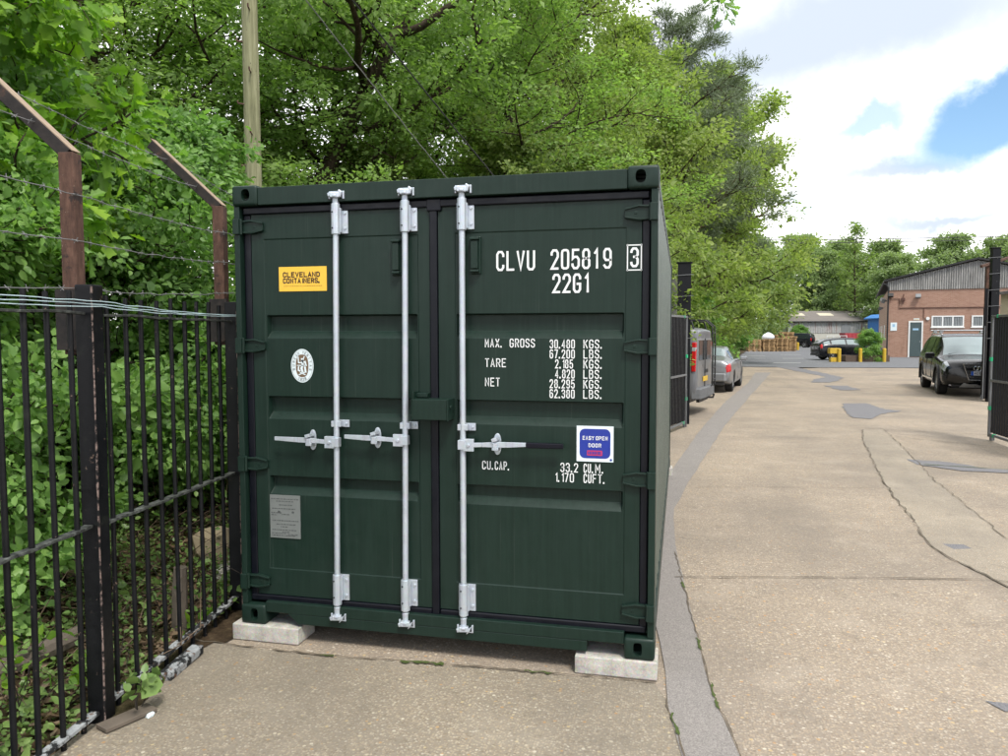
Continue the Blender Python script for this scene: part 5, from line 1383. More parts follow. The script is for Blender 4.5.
def make_suv():
    hd = Vector((-.148, -.989, 0)).normalized(); mid = Vector((11.17, 22.25, 0))
    o = thing('parked_car', 'black off road estate car with roof bars and silver skid plate facing the camera', 'car', tuple(mid), math.atan2(hd.y, hd.x), world=False)
    st = [(-2.50, .78, .48, .92, .66, 1.00), (-2.44, .92, .40, 1.06, .73, 1.42), (-2.15, .975, .30, 1.10, .74, 1.66), (-1.3, .99, .28, 1.10, .745, 1.765), (-.2, .99, .28, 1.07, .745, 1.775), (.45, .99, .28, 1.05, .735, 1.73),
          (.85, .99, .28, 1.045, .735, 1.47), (1.22, .985, .28, 1.03, .80, 1.16), (1.75, .975, .28, 1.00, .78, 1.09), (2.2, .96, .30, .95, .75, 1.05), (2.44, .92, .34, .86, .74, .97), (2.53, .83, .40, .74, .70, .84)]
    sh = Shell(st); ws = [(1.55, .84, .385), (1.55, -.84, .385), (-1.45, .84, .385), (-1.45, -.84, .385)]
    car_body(o, sh, 'car_black', ws, .43)
    for x, y, r in ws: wheel(o, x, y, r, .26, 7)
    g = MB('windscreen'); sh.patch(g, 5.25, 7.0, 5.35, 7.0); g.build('windscreen', o)
    for a, b in ((2.15, 3.1), (3.2, 4.25), (4.35, 5.75)):
        g = MB('glass'); sh.patch(g, a, b, 4.15, 4.92, sides=(-1,)); g.build('side_window', o); g = MB('glass'); sh.patch(g, a, b, 4.15, 4.92, sides=(1,)); g.build('side_window', o)
    # front: grille with four rings, lamps, intakes, skid plate
    gr = MB('trim'); gr.prism([(2.505, -.36, .50), (2.525, .36, .50), (2.505, .44, .90), (2.505, -.44, .90)][0:0] or [(2.50, -.30, .48), (2.50, .30, .48), (2.45, .44, .94), (2.45, -.44, .94)], (.06, 0, 0)); go = gr.build('grille', o, .01)
    ch = MB('chrome'); 
    fr = [(-.30, .48), (.30, .48), (.44, .94), (-.44, .94)]; fx = lambda z: 2.515 - (z - .48) * .109 + .005
    for (a, b), (c, d) in zip(fr, fr[1:] + fr[:1]): ch.tube([(fx(b) + .045, a, b), (fx(d) + .045, c, d)], .013, 6)
    for z in (.57, .64, .85, .91): ch.bar((fx(z) + .047, -.33 - (z - .5) * .25, z), (fx(z) + .047, .33 + (z - .5) * .25, z), .010, .012)
    for k in range(4):
        yc = (k - 1.5) * .088; n = 18; zc = .815; xx = fx(zc) + .062
        ch.tube([(xx, yc + .058 * math.cos(2 * math.pi * q / n), zc + .058 * math.sin(2 * math.pi * q / n)) for q in range(n + 1)], .010, 6, False)
    ch.build('badge_and_trim', go)
    pm_ = MB(); car_plate(pm_, 2.575, 'MO55 KV', z=.675); pm_.build('number_plate', o)
    for s_ in (1, -1):
        l = MB('clear_lens'); sh.patch(l, 9.25, 10.35, 3.55, 4.6, .012, (s_,)); lo = l.build('headlight', o)
        l = MB('chrome'); sh.patch(l, 9.55, 9.95, 3.75, 4.25, .016, (s_,)); l.build('lamp_bulb', lo)
        k = MB('trim'); sh.patch(k, 9.6, 10.7, 2.35, 3.15, .010, (s_,)); k.build('air_intake', o)
        k = MB('chrome'); k.bar((2.42, s_ * .56, .52), (2.28, s_ * .86, .53), .012, .014); k.bar((2.43, s_ * .54, .45), (2.29, s_ * .85, .46), .012, .014); k.tube([(2.36, s_ * .74, .36), (2.40, s_ * .74, .36)], .045, 10); k.build('fog_lamp', o)
        m_ = MB('car_black'); m_.obox((.98, s_ * 1.08, 1.13), (.06, s_ * .01, 0), (-.02, .13, 0), (0, 0, .09)); mo = m_.build('door_mirror', o, .04, segs=3)
        m_ = MB('trim'); m_.bar((1.0, s_ * .93, 1.07), (1.0, s_ * 1.02, 1.09), .06, .04); m_.build('mirror_arm', mo)
        for zz in (): pass
        rl = MB('chrome'); rl.tube([(.35, s_ * .66, 1.74), (.2, s_ * .67, 1.795), (-1.6, s_ * .67, 1.80), (-1.8, s_ * .66, 1.73)], .018, 8); rl.build('roof_rail', o)
        tr = MB('chrome'); tr.bar((-1.0, s_ * 1.0, .42), (1.05, s_ * 1.0, .42), .03, .05); tr.build('sill_step', o)
        for x in (1.55, -1.45): arch_trim(o, x, s_ * 1.005, .43, .50, .39, 'trim')
        ln = MB('trim'); 
        for x in (.62, -.38, -1.15): ln.bar((x, s_ * .990, .46), (x, s_ * .985, 1.02), .008, .012)
        ln.build('door_gap', o)
    for x in (.05, -1.15):
        rb = MB('alloy'); rb.tube([(x, -.78, 1.89), (x, .78, 1.89)], .022, 8)
        for s_ in (1, -1): rb.obox((x, s_ * .66, 1.86), (.09, 0, 0), (0, .05, 0), (0, 0, .045))
        rb.build('roof_bar', o)
    sk = MB('alloy'); sk.prism([(2.43, -.52, .27), (2.43, .52, .27), (2.47, .42, .40), (2.47, .28, .36), (2.47, .10, .36), (2.47, 0, .33), (2.47, -.10, .36), (2.47, -.28, .36), (2.47, -.42, .40)], (.06, 0, 0)); sk.build('skid_plate', o)
    bp = MB('trim'); bp.box(2.30, -.70, .28, 2.44, .70, .46); bp.build('lower_bumper', o, .02)
    wp = MB('trim'); wp.bar((1.18, -.62, 1.185), (1.02, .1, 1.27), .02, .02); wp.bar((1.18, .05, 1.19), (1.03, .68, 1.25), .02, .02); wp.build('wiper', o)
make_suv()

def make_sedan():
    hd = Vector((.162, .987, 0)).normalized(); mid = Vector((3.52, 22.05, 0))
    o = thing('parked_car', 'silver grey saloon car parked facing away on the left beyond the van', 'car', tuple(mid), math.atan2(hd.y, hd.x), world=False)
    st = [(-2.27, .74, .42, .74, .60, .84), (-2.20, .86, .32, .86, .68, 1.00), (-1.75, .90, .24, .90, .70, 1.06), (-1.42, .905, .22, .92, .66, 1.10), (-.85, .91, .22, .93, .59, 1.34), (-.3, .91, .22, .92, .585, 1.395), (.25, .91, .22, .91, .58, 1.36),
          (.85, .905, .22, .90, .66, 1.06), (1.15, .90, .22, .88, .70, .95), (1.8, .88, .24, .80, .66, .86), (2.15, .80, .28, .68, .6, .74), (2.28, .66, .34, .55, .5, .58)]
    sh = Shell(st); ws = [(1.38, .76, .325), (1.38, -.76, .325), (-1.35, .76, .325), (-1.35, -.76, .325)]
    car_body(o, sh, 'car_silver', ws, .365)
    for x, y, r in ws: wheel(o, x, y, r, .23, 10)
    g = MB('windscreen'); sh.patch(g, 3.05, 4.0, 5.4, 7.0); g.build('rear_window', o)
    g = MB('windscreen'); sh.patch(g, 6.1, 7.2, 5.4, 7.0); g.build('windscreen', o)
    for s_ in (1, -1):
        for a, b in ((3.3, 4.5), (4.6, 6.3)):
            g = MB('glass'); sh.patch(g, a, b, 4.2, 4.9, sides=(s_,)); g.build('side_window', o)
        l = MB('red_lens'); sh.patch(l, .25, 1.35, 3.35, 4.15, .010, (s_,)); l.obox((-2.235, s_ * .62, .80), (.02, 0, 0), (0, .17, 0), (0, 0, .065)); l.build('tail_lamp', o)
        m_ = MB('car_silver'); m_.obox((.62, s_ * 1.0, .98), (.05, 0, 0), (-.02, .11, 0), (0, 0, .07)); m_.build('door_mirror', o, .035, segs=3)
        ln = MB('trim'); ln.bar((-.35, s_ * .909, .35), (-.40, s_ * .90, .90), .008, .012); ln.bar((.78, s_ * .908, .35), (.78, s_ * .90, .88), .008, .012); ln.bar((-1.0, s_ * .90, .945), (.8, s_ * .89, .93), .008, .02); ln.build('door_gap', o)
    b = MB('car_silver'); b.prism([(-2.19, -.84, .36), (-2.31, -.70, .36), (-2.33, 0, .36), (-2.31, .70, .36), (-2.19, .84, .36)], (0, 0, .25)); b.build('rear_bumper', o, .04, segs=3)
    b = MB('trim'); b.box(-2.27, -.70, .24, -2.1, .70, .36); b.build('rear_valance', o, .02)
    p = MB(); car_plate(p, -2.29, '', z=.70, bg='plate_yellow', s_=-1); p.build('number_plate', o)
    b = MB('trim'); b.obox((-2.30, 0, .82), (.008, 0, 0), (0, .05, 0), (0, 0, .04)); b.build('badge', o)
make_sedan()

def make_van():
    hd = Vector((-.976, .215, 0)).normalized(); rear = Vector((3.12, 13.95, 0)); mid = rear + hd * 2.39
    o = thing('parked_van', 'dark grey panel van with rear ladder and roof rack, its tail towards the roadway', 'van', tuple(mid), math.atan2(hd.y, hd.x), world=False)
    st = [(-2.36, .84, .42, 1.06, .74, 1.80), (-2.32, .92, .36, 1.08, .80, 1.90), (-2.0, .95, .30, 1.10, .83, 1.95), (-.8, .955, .28, 1.10, .84, 1.97), (.3, .955, .28, 1.08, .83, 1.96), (.85, .955, .28, 1.06, .80, 1.88),
          (1.3, .95, .28, 1.04, .78, 1.50), (1.62, .94, .28, 1.02, .76, 1.22), (2.0, .90, .30, .95, .70, 1.08), (2.28, .80, .34, .80, .62, .88), (2.38, .66, .40, .64, .54, .68)]
    sh = Shell(st); ws = [(1.45, .80, .335), (1.45, -.80, .335), (-1.5, .80, .335), (-1.5, -.80, .335)]
    car_body(o, sh, 'car_grey', ws, .375)
    for x, y, r in ws: wheel(o, x, y, r, .22, 6)
    g = MB('windscreen'); sh.patch(g, 5.1, 7.0, 5.4, 7.0); g.build('windscreen', o)
    for s_ in (1, -1):
        g = MB('glass'); sh.patch(g, 4.5, 5.9, 4.2, 4.9, sides=(s_,)); g.build('side_window', o)
        l = MB('red_lens'); l.obox((-2.30, s_ * .865, 1.30), (.045, 0, 0), (0, .075, 0), (-.004, 0, .32)); l.use('clear_lens'); l.obox((-2.30, s_ * .868, 1.47), (.047, 0, 0), (0, .074, 0), (-.004, 0, .05)); l.build('tail_lamp', o, .015)
        h = MB('clear_lens'); sh.patch(h, 8.3, 9.3, 3.5, 4.4, .01, (s_,)); h.build('headlight', o)
        m_ = MB('trim'); m_.obox((1.25, s_ * 1.08, 1.18), (.05, 0, 0), (0, .10, 0), (0, 0, .14)); m_.build('door_mirror', o, .03)
        d = MB('car_silver'); d.obox((-2.355, s_ * .41, 1.10), (.012, 0, 0), (0, .385, 0), (0, 0, .60)); do = d.build('rear_door', o, .02)
        g = MB('glass'); g.obox((-2.370, s_ * .41, 1.44), (.004, 0, 0), (0, .30, 0), (0, 0, .22)); g.build('window', do)
        k = MB('trim'); k.bar((-1.9, s_ * .965, .78), (1.0, s_ * .962, .78), .02, .09); k.bar((-1.2, s_ * .960, 1.32), (.1, s_ * .960, 1.32), .02, .03); k.build('side_strip', o)
        rr = MB('trim'); rr.tube([(-2.25, s_ * .72, 1.92), (-2.2, s_ * .72, 2.08), (-1.9, s_ * .74, 2.13), (.6, s_ * .74, 2.13), (.8, s_ * .74, 1.95)], .02, 8); rr.build('rack_rail', o)
    d = MB('trim'); d.bar((-2.368, 0, .60), (-2.368, 0, 1.70), .012, .02); d.box(-2.385, -.30, .92, -2.370, .05, 1.0); d.build('door_handle', o)
    for x in (-1.9, -1.0, -.1, .55):
        rr = MB('trim'); rr.tube([(x, -.74, 2.11), (x, .74, 2.11)], .018, 6); rr.build('rack_bar', o)
    la = MB('trim')
    for y in (-.34, -.66):
        la.tube([(-1.95, y, 2.13), (-2.30, y, 2.12), (-2.46, y, 1.98), (-2.48, y, 1.5), (-2.48, y, .62), (-2.40, y, .55)], .018, 8)
    for z in (.75, 1.02, 1.29, 1.56, 1.83): la.tube([(-2.48, -.34, z), (-2.48, -.66, z)], .014, 6)
    la.build('rear_ladder', o)
    b = MB('bumper_grey'); b.prism([(-2.25, -.94, .36), (-2.44, -.84, .36), (-2.47, 0, .36), (-2.44, .84, .36), (-2.25, .94, .36)], (0, 0, .25)); b.build('rear_bumper', o, .03, segs=3)
    t = MB('trim'); t.tube([(-2.40, 0, .36), (-2.56, 0, .36), (-2.58, 0, .44)], .025, 8); t.box(-2.35, -.5, .27, -2.28, .5, .355); t.build('tow_bar', o)
    p = MB(); car_plate(p, -2.382, '', z=.79, bg='plate_yellow', s_=-1); p.build('number_plate', o)
make_van()

def make_hatch():
    o = thing('parked_car', 'dark blue black hatchback parked side on behind the yellow bollards', 'car', (13.42, 50.55, 0), math.atan2(.23, .974), world=False)
    st = [(-2.16, .74, .44, .80, .62, .92), (-2.08, .86, .34, .92, .66, 1.12), (-1.75, .90, .26, .97, .64, 1.34), (-1.0, .91, .24, .97, .62, 1.455), (-.2, .91, .24, .95, .615, 1.475), (.35, .91, .24, .93, .60, 1.42), (.9, .905, .24, .91, .64, 1.13), (1.2, .90, .24, .89, .70, 1.00), (1.75, .87, .26, .82, .66, .90), (2.05, .79, .30, .70, .6, .76), (2.15, .66, .36, .56, .5, .6)]
    sh = Shell(st); ws = [(1.33, .77, .32), (1.33, -.77, .32), (-1.31, .77, .32), (-1.31, -.77, .32)]
    car_body(o, sh, 'car_navy', ws, .355)
    for x, y, r in ws: wheel(o, x, y, r, .22, 5)
    g = MB('windscreen'); sh.patch(g, 5.1, 6.4, 5.4, 7.0); g.build('windscreen', o)
    g = MB('glass'); sh.patch(g, 1.1, 2.1, 5.4, 7.0); g.build('rear_window', o)
    for s_ in (1, -1):
        for a, b in ((1.6, 2.35), (2.5, 3.6), (3.72, 5.5)):
            g = MB('windscreen'); sh.patch(g, a, b, 4.2, 4.9, sides=(s_,)); g.build('side_window', o)
        l = MB('red_lens'); sh.patch(l, .5, 1.3, 3.6, 4.6, .01, (s_,)); l.build('tail_lamp', o)
        m_ = MB('car_navy'); m_.obox((.72, s_ * 1.0, .99), (.06, 0, 0), (0, .10, 0), (0, 0, .07)); m_.build('door_mirror', o, .03)
        ln = MB('trim'); 
        for x in (-.9, -.12, .82): ln.bar((x, s_ * .908, .38), (x, s_ * .905, .93), .008, .012)
        ln.build('door_gap', o)
    b = MB('trim'); b.box(-2.20, -.7, .30, -2.0, .7, .44); b.build('rear_bumper', o, .02)
make_hatch()

def make_far_suv():
    o = thing('parked_car', 'small dark off roader parked far down the road beside the pallet stacks', 'car', (16.4, 94.6, 0), math.atan2(.4, -.9), world=False)
    st = [(-1.95, .76, .46, .88, .66, 1.0), (-1.90, .84, .40, .96, .68, 1.5), (-1.5, .88, .34, .98, .68, 1.72), (-.2, .88, .32, .97, .67, 1.74), (.35, .88, .32, .96, .66, 1.70), (.8, .88, .32, .95, .70, 1.2), (1.1, .87, .32, .94, .74, 1.05), (1.7, .84, .36, .88, .70, .96), (1.9, .74, .42, .7, .6, .76)]
    sh = Shell(st); ws = [(1.2, .74, .36), (1.2, -.74, .36), (-1.15, .74, .36), (-1.15, -.74, .36)]
    car_body(o, sh, 'car_navy', ws, .40)
    for x, y, r in ws: wheel(o, x, y, r, .22, 5)
    g = MB('windscreen'); sh.patch(g, 4.1, 5.6, 5.4, 7.0); g.build('windscreen', o)
    g = MB('glass'); sh.patch(g, 1.0, 1.9, 5.4, 7.0); g.build('rear_window', o)
    for s_ in (1, -1):
        g = MB('glass'); sh.patch(g, 1.7, 4.4, 4.15, 4.9, sides=(s_,)); g.build('side_window', o)
        l = MB('red_lens'); l.obox((-1.90, s_ * .78, 1.0), (.06, 0, 0), (0, .06, 0), (0, 0, .16)); l.build('tail_lamp', o)
    sp = MB('trim'); sp.tube([(-2.10, .1, 1.0), (-1.94, .1, 1.0)], .34, 20); sp.build('spare_wheel', o)
make_far_suv()
# ------------------------------------------------------------------ vegetation
UPV = np.array((0, 0, 1.0))
def nrm(a): return a / np.maximum(np.linalg.norm(a, axis=-1, keepdims=True), 1e-9)
# leaf outlines: (along, across, lift) and faces
LEAF_FOLD = (np.array([(0, 0, 0), (.45, .5, .10), (1, 0, -.10), (.45, -.5, .10)]), [(0, 3, 2), (0, 2, 1)])
LEAF_SIX = (np.array([(0, 0, 0), (.28, .42, .07), (.68, .38, .05), (1.0, 0, -.10), (.68, -.38, .05), (.28, -.42, .07), (.5, 0, -.02)]), [(0, 6, 2, 1), (6, 3, 2), (0, 5, 4, 6), (6, 4, 3)])
LEAF_OAK = (np.array([(0, 0, 0), (.12, .10, .02), (.28, .30, .06), (.36, .16, .03), (.52, .44, .08), (.60, .22, .03), (.80, .40, .05), (.86, .20, .0), (1.0, 0, -.06),
                      (.86, -.20, .0), (.80, -.40, .05), (.60, -.22, .03), (.52, -.44, .08), (.36, -.16, .03), (.28, -.30, .06), (.12, -.10, .02)]), [(0, 8, 7, 6, 5, 4, 3, 2, 1), (0, 15, 14, 13, 12, 11, 10, 9, 8)])
LEAF_NEEDLE = (np.array([(0, 0, 0), (.5, .5, .06), (1, 0, -.03), (.5, -.5, .06)]), [(0, 3, 2, 1)])
def leaf_mesh(name, mat, pos, dirs, nors, size, width, template):
    T, F = template
    N = len(pos); d = nrm(dirs); n = nors - d * np.sum(nors * d, -1, keepdims=True); n = nrm(n); s = np.cross(n, d)
    L = size[:, None, None]; Wd = (size * width)[:, None, None]
    V = pos[:, None, :] + L * T[None, :, 0:1] * d[:, None, :] + Wd * T[None, :, 1:2] * s[:, None, :] + L * T[None, :, 2:3] * n[:, None, :]
    k = len(T); V = V.reshape(-1, 3).astype(np.float32)
    lens = np.array([len(f) for f in F]); flat = np.concatenate([np.array(f) for f in F])
    loops = (np.arange(N)[:, None] * k + flat[None, :]).reshape(-1).astype(np.int32)
    tot = np.tile(lens, N); start = np.concatenate([[0], np.cumsum(tot)[:-1]]).astype(np.int32)
    me = bpy.data.meshes.new(name)
    me.vertices.add(len(V)); me.vertices.foreach_set('co', V.reshape(-1))
    me.loops.add(len(loops)); me.loops.foreach_set('vertex_index', loops)
    me.polygons.add(len(tot)); me.polygons.foreach_set('loop_start', start)
    try: me.polygons.foreach_set('loop_total', tot.astype(np.int32))
    except Exception: pass
    me.materials.append(M[mat]); me.update(calc_edges=True); me.validate()
    return me
class Plant:
    def __init__(s, seed): s.g = np.random.default_rng(seed); s.w = MB(); s.P = []; s.D = []; s.N = []; s.S = []
    def path(s, p, d, length, segs, wob, trop):
        pts = [np.array(p, float)]; d = np.array(d, float)
        for i in range(segs):
            d = nrm(d + s.g.normal(0, wob, 3) + UPV * trop); pts.append(pts[-1] + d * length / segs)
        return np.array(pts)
    def at(s, pts, t):
        x = t * (len(pts) - 1); i = min(int(x), len(pts) - 2); f = x - i
        return pts[i] * (1 - f) + pts[i + 1] * f, nrm(pts[i + 1] - pts[i])
    def leaves(s, pts, n, size, spread, droop=.15, up=.75, sv=.3):
        g = s.g; k = len(pts) - 1
        t = g.uniform(0.05, 1.0, n) * k; i = np.minimum(t.astype(int), k - 1); f = (t - i)[:, None]
        base = pts[i] * (1 - f) + pts[i + 1] * f; ax = nrm(pts[i + 1] - pts[i])
        off = g.normal(0, 1, (n, 3)); off[:, 2] *= .55
        s.P.append(base + off * spread)
        s.D.append(nrm(ax * .55 + nrm(off) * .8 + g.normal(0, .35, (n, 3)) - UPV * droop))
        out = base.copy(); out[:, 2] = 0; s.N.append(nrm(UPV * up * .62 + nrm(out) * .62 + g.normal(0, .45, (n, 3))))
        s.S.append(size * np.exp(g.normal(0, sv, n)))
    def side(s, d, ang, az):
        d = nrm(np.array(d)); h = np.cross(d, UPV)
        if np.linalg.norm(h) < .05: h = np.array((1., 0, 0))
        h = nrm(h); v = np.cross(h, d)
        return nrm(d * math.cos(ang) + (h * math.cos(az) + v * math.sin(az)) * math.sin(ang))
def grow_tree(seed, H, r0, trunk, base_t, crown_r, n1, n2, n3, npl, lsize, spread, leaf_mat, bark='bark', template=LEAF_FOLD, width=.62, elev=(5, 60), droop=.15, trop=.05, twig_wood=True, shape=None, n_az=None, lower_bare=None):
    p = Plant(seed); g = p.g; p.w.use(bark)
    tr = np.array(trunk, float) * np.array((1, 1, H)) if trunk is not None else np.array([(g.normal(0, .02) * H * i / 8, g.normal(0, .02) * H * i / 8, H * i / 8) for i in range(9)])
    tr[0, 2] = -.15
    k = len(tr); p.w.tube([tuple(q) for q in tr], [r0 * (1.25 if i == 0 else 1) * (1 - .82 * i / (k - 1)) for i in range(k)], 10, False)
    ph = g.uniform(0, 6.28)
    for i in range(n1):
        q = i / max(1, n1 - 1); t = base_t + (0.97 - base_t) * q
        pos, d = p.at(tr, t); az = ph + 2.399 * i + g.normal(0, .25)
        el = R(elev[0] + (elev[1] - elev[0]) * q ** 1.4 + g.normal(0, 8))
        prof = shape(q) if shape else (.50 + .55 * math.sin(math.pi * (.12 + .78 * q))) * (1 - .35 * q)
        L = crown_r * prof * g.uniform(.8, 1.15)
        if L < .2: continue
        dl = np.array((math.cos(az) * math.cos(el), math.sin(az) * math.cos(el), math.sin(el)))
        lim = p.path(pos, dl, L, 7, .13, trop); rb = max(.012, r0 * .42 * (1 - .55 * q) * min(1.0, L / crown_r + .25))
        p.w.tube([tuple(v) for v in lim], [rb * (1 - .8 * j / 7) for j in range(8)], 6, False)
        for j in range(n2):
            tt = .22 + .78 * (j + g.uniform(.2, .8)) / n2; sp, sd = p.at(lim, min(tt, .999))
            s_ = -1 if j % 2 else 1
            L2 = L * .46 * (1.15 - .62 * tt) * g.uniform(.75, 1.2)
            sec = p.path(sp, p.side(sd, R(g.uniform(32, 68)), (0 if s_ > 0 else math.pi) + g.normal(0, .6)), L2, 5, .16, trop * .6)
            if twig_wood: p.w.tube([tuple(v) for v in sec], [rb * .36 * (1 - .75 * m / 5) + .003 for m in range(6)], 4, False)
            for m in range(n3):
                t3 = .15 + .85 * (m + g.uniform(.1, .9)) / n3; tp, td = p.at(sec, min(t3, .999))
                L3 = max(.25, L2 * .5) * g.uniform(.6, 1.1)
                tw = p.path(tp, p.side(td, R(g.uniform(20, 65)), g.uniform(0, 6.28)), L3, 3, .2, -.02)
                if twig_wood and m % 2 == 0: p.w.tube([tuple(v) for v in tw], [.007, .005, .004, .003], 3, False)
                p.leaves(tw, npl, lsize, spread, droop)
        tip = p.path(lim[-1], lim[-1] - lim[-2], L * .14, 3, .2, 0); p.leaves(tip, npl * 2, lsize, spread, droop)
    return p, template, width, leaf_mat
def finish(spec, wood_name, leaf_name):
    p, tpl, width, lm = spec
    wm = p.w.mesh(wood_name) ; wm.polygons.foreach_set('use_smooth', [True] * len(wm.polygons))
    lmesh = leaf_mesh(leaf_name, lm, np.concatenate(p.P), np.concatenate(p.D), np.concatenate(p.N), np.concatenate(p.S), width, tpl)
    return wm, lmesh
class Kind:
    def __init__(s, wm, lm, cat='tree', wood='trunk', leaf='crown'): s.wm, s.lm, s.cat, s.wood, s.leaf = wm, lm, cat, wood, leaf
    def place(s, name, label, x, y, sc=1.0, rz=0.0, group=None, z=-.03, sz=None, lean=(0, 0), mat=None):
        o = thing(name, label, s.cat, (x, y, z), rz, group, world=False); o.scale = (sc, sc, sz or sc); o.rotation_euler = (lean[0], lean[1], rz)
        for nm, me in ((s.wood, s.wm), (s.leaf, s.lm)):
            c = bpy.data.objects.new(nm, me); COL.objects.link(c); c.parent = o
        if mat: c.material_slots[0].link = 'OBJECT'; c.material_slots[0].material = M[mat]
        return o
straight = lambda g, H, k=9, b=.015: [(b * H * math.sin(i * .9 + g), b * H * math.cos(i * .7 + g * 2) - b * H * math.cos(g * 2), i / (k - 1)) for i in range(k)]
K = {}
K['beech'] = Kind(*finish(grow_tree(1, 11.5, .20, straight(.3, 11.5), .16, 4.6, 26, 7, 6, 44, .084, .15, 'leaf', elev=(-4, 62)), 'trunk_beech', 'crown_beech'))
K['beech2'] = Kind(*finish(grow_tree(2, 12.5, .22, straight(1.7, 12.5), .12, 4.9, 27, 7, 6, 44, .086, .15, 'leaf_olive', elev=(-6, 60)), 'trunk_broad', 'crown_broad'))
K['lean'] = Kind(*finish(grow_tree(3, 10.5, .21, [(0, 0, 0), (.35, .02, .13), (.75, .05, .26), (1.25, .1, .42), (2.1, .2, .58), (2.95, .35, .72), (3.7, .5, .86), (4.3, .6, 1)], .50, 4.2, 18, 7, 6, 44, .085, .13, 'leaf', elev=(0, 60)), 'trunk_leaning', 'crown_leaning'))
K['wood'] = Kind(*finish(grow_tree(4, 11.0, .15, straight(2.2, 11, 9, .02), .46, 3.6, 20, 6, 6, 46, .084, .15, 'leaf', elev=(-8, 58)), 'trunk_slim', 'crown_slim'))
K['roadside'] = Kind(*finish(grow_tree(5, 11.0, .18, straight(3.1, 11), .15, 4.7, 30, 6, 6, 36, .14, .2, 'leaf_olive', elev=(8, 60)), 'trunk_roadside', 'crown_roadside'))
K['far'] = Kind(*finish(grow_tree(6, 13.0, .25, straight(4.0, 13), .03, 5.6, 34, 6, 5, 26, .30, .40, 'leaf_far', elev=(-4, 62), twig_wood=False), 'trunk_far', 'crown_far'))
K['airy'] = Kind(*finish(grow_tree(7, 15.0, .18, straight(5.0, 15), .22, 3.1, 24, 5, 3, 9, .26, .3, 'leaf_pale', elev=(15, 65)), 'trunk_airy', 'crown_airy'))
K['pine'] = Kind(*finish(grow_tree(8, 13.5, .21, straight(6.0, 13.5, 9, .012), .34, 3.8, 26, 7, 6, 60, .17, .10, 'needle', 'pine_bark', LEAF_NEEDLE, .13, elev=(5, 42), droop=-.25, trop=.06), 'trunk_pine', 'crown_pine'))
K['hedge'] = Kind(*finish(grow_tree(9, 3.4, .045, straight(.8, 3.4, 7, .02), .12, 1.7, 26, 6, 6, 36, .058, .075, 'leaf_hedge', template=LEAF_SIX, width=.72, elev=(10, 70), droop=.3), 'stems_hedge', 'foliage_hedge'), 'shrub', 'stem', 'foliage')
K['hedge2'] = Kind(*finish(grow_tree(10, 3.0, .04, straight(1.9, 3.0, 7, .03), .13, 1.6, 24, 6, 6, 34, .052, .075, 'leaf_hedge', template=LEAF_SIX, width=.78, elev=(8, 70), droop=.35), 'stems_thicket', 'foliage_thicket'), 'shrub', 'stem', 'foliage')
K['oak'] = Kind(*finish(grow_tree(12, 5.2, .09, straight(2.5, 5.2, 8, .03), .42, 2.1, 18, 6, 5, 13, .125, .10, 'leaf_oak', template=LEAF_OAK, width=.72, elev=(-5, 60), droop=.25), 'trunk_oak', 'crown_oak'))
K['hawthorn'] = Kind(*finish(grow_tree(13, 4.6, .06, straight(3.5, 4.6, 8, .03), .10, 2.0, 24, 6, 6, 36, .055, .07, 'leaf_olive', template=LEAF_SIX, width=.75, elev=(0, 65), droop=.1), 'stems_hawthorn', 'foliage_hawthorn'), 'shrub', 'stem', 'foliage')
K['bush'] = Kind(*finish(grow_tree(14, 1.8, .03, straight(4.5, 1.8, 6, .03), .02, 1.25, 20, 5, 5, 20, .10, .10, 'leaf_hedge', width=.7, elev=(5, 70)), 'stems_bush', 'foliage_bush'), 'shrub', 'stem', 'foliage')

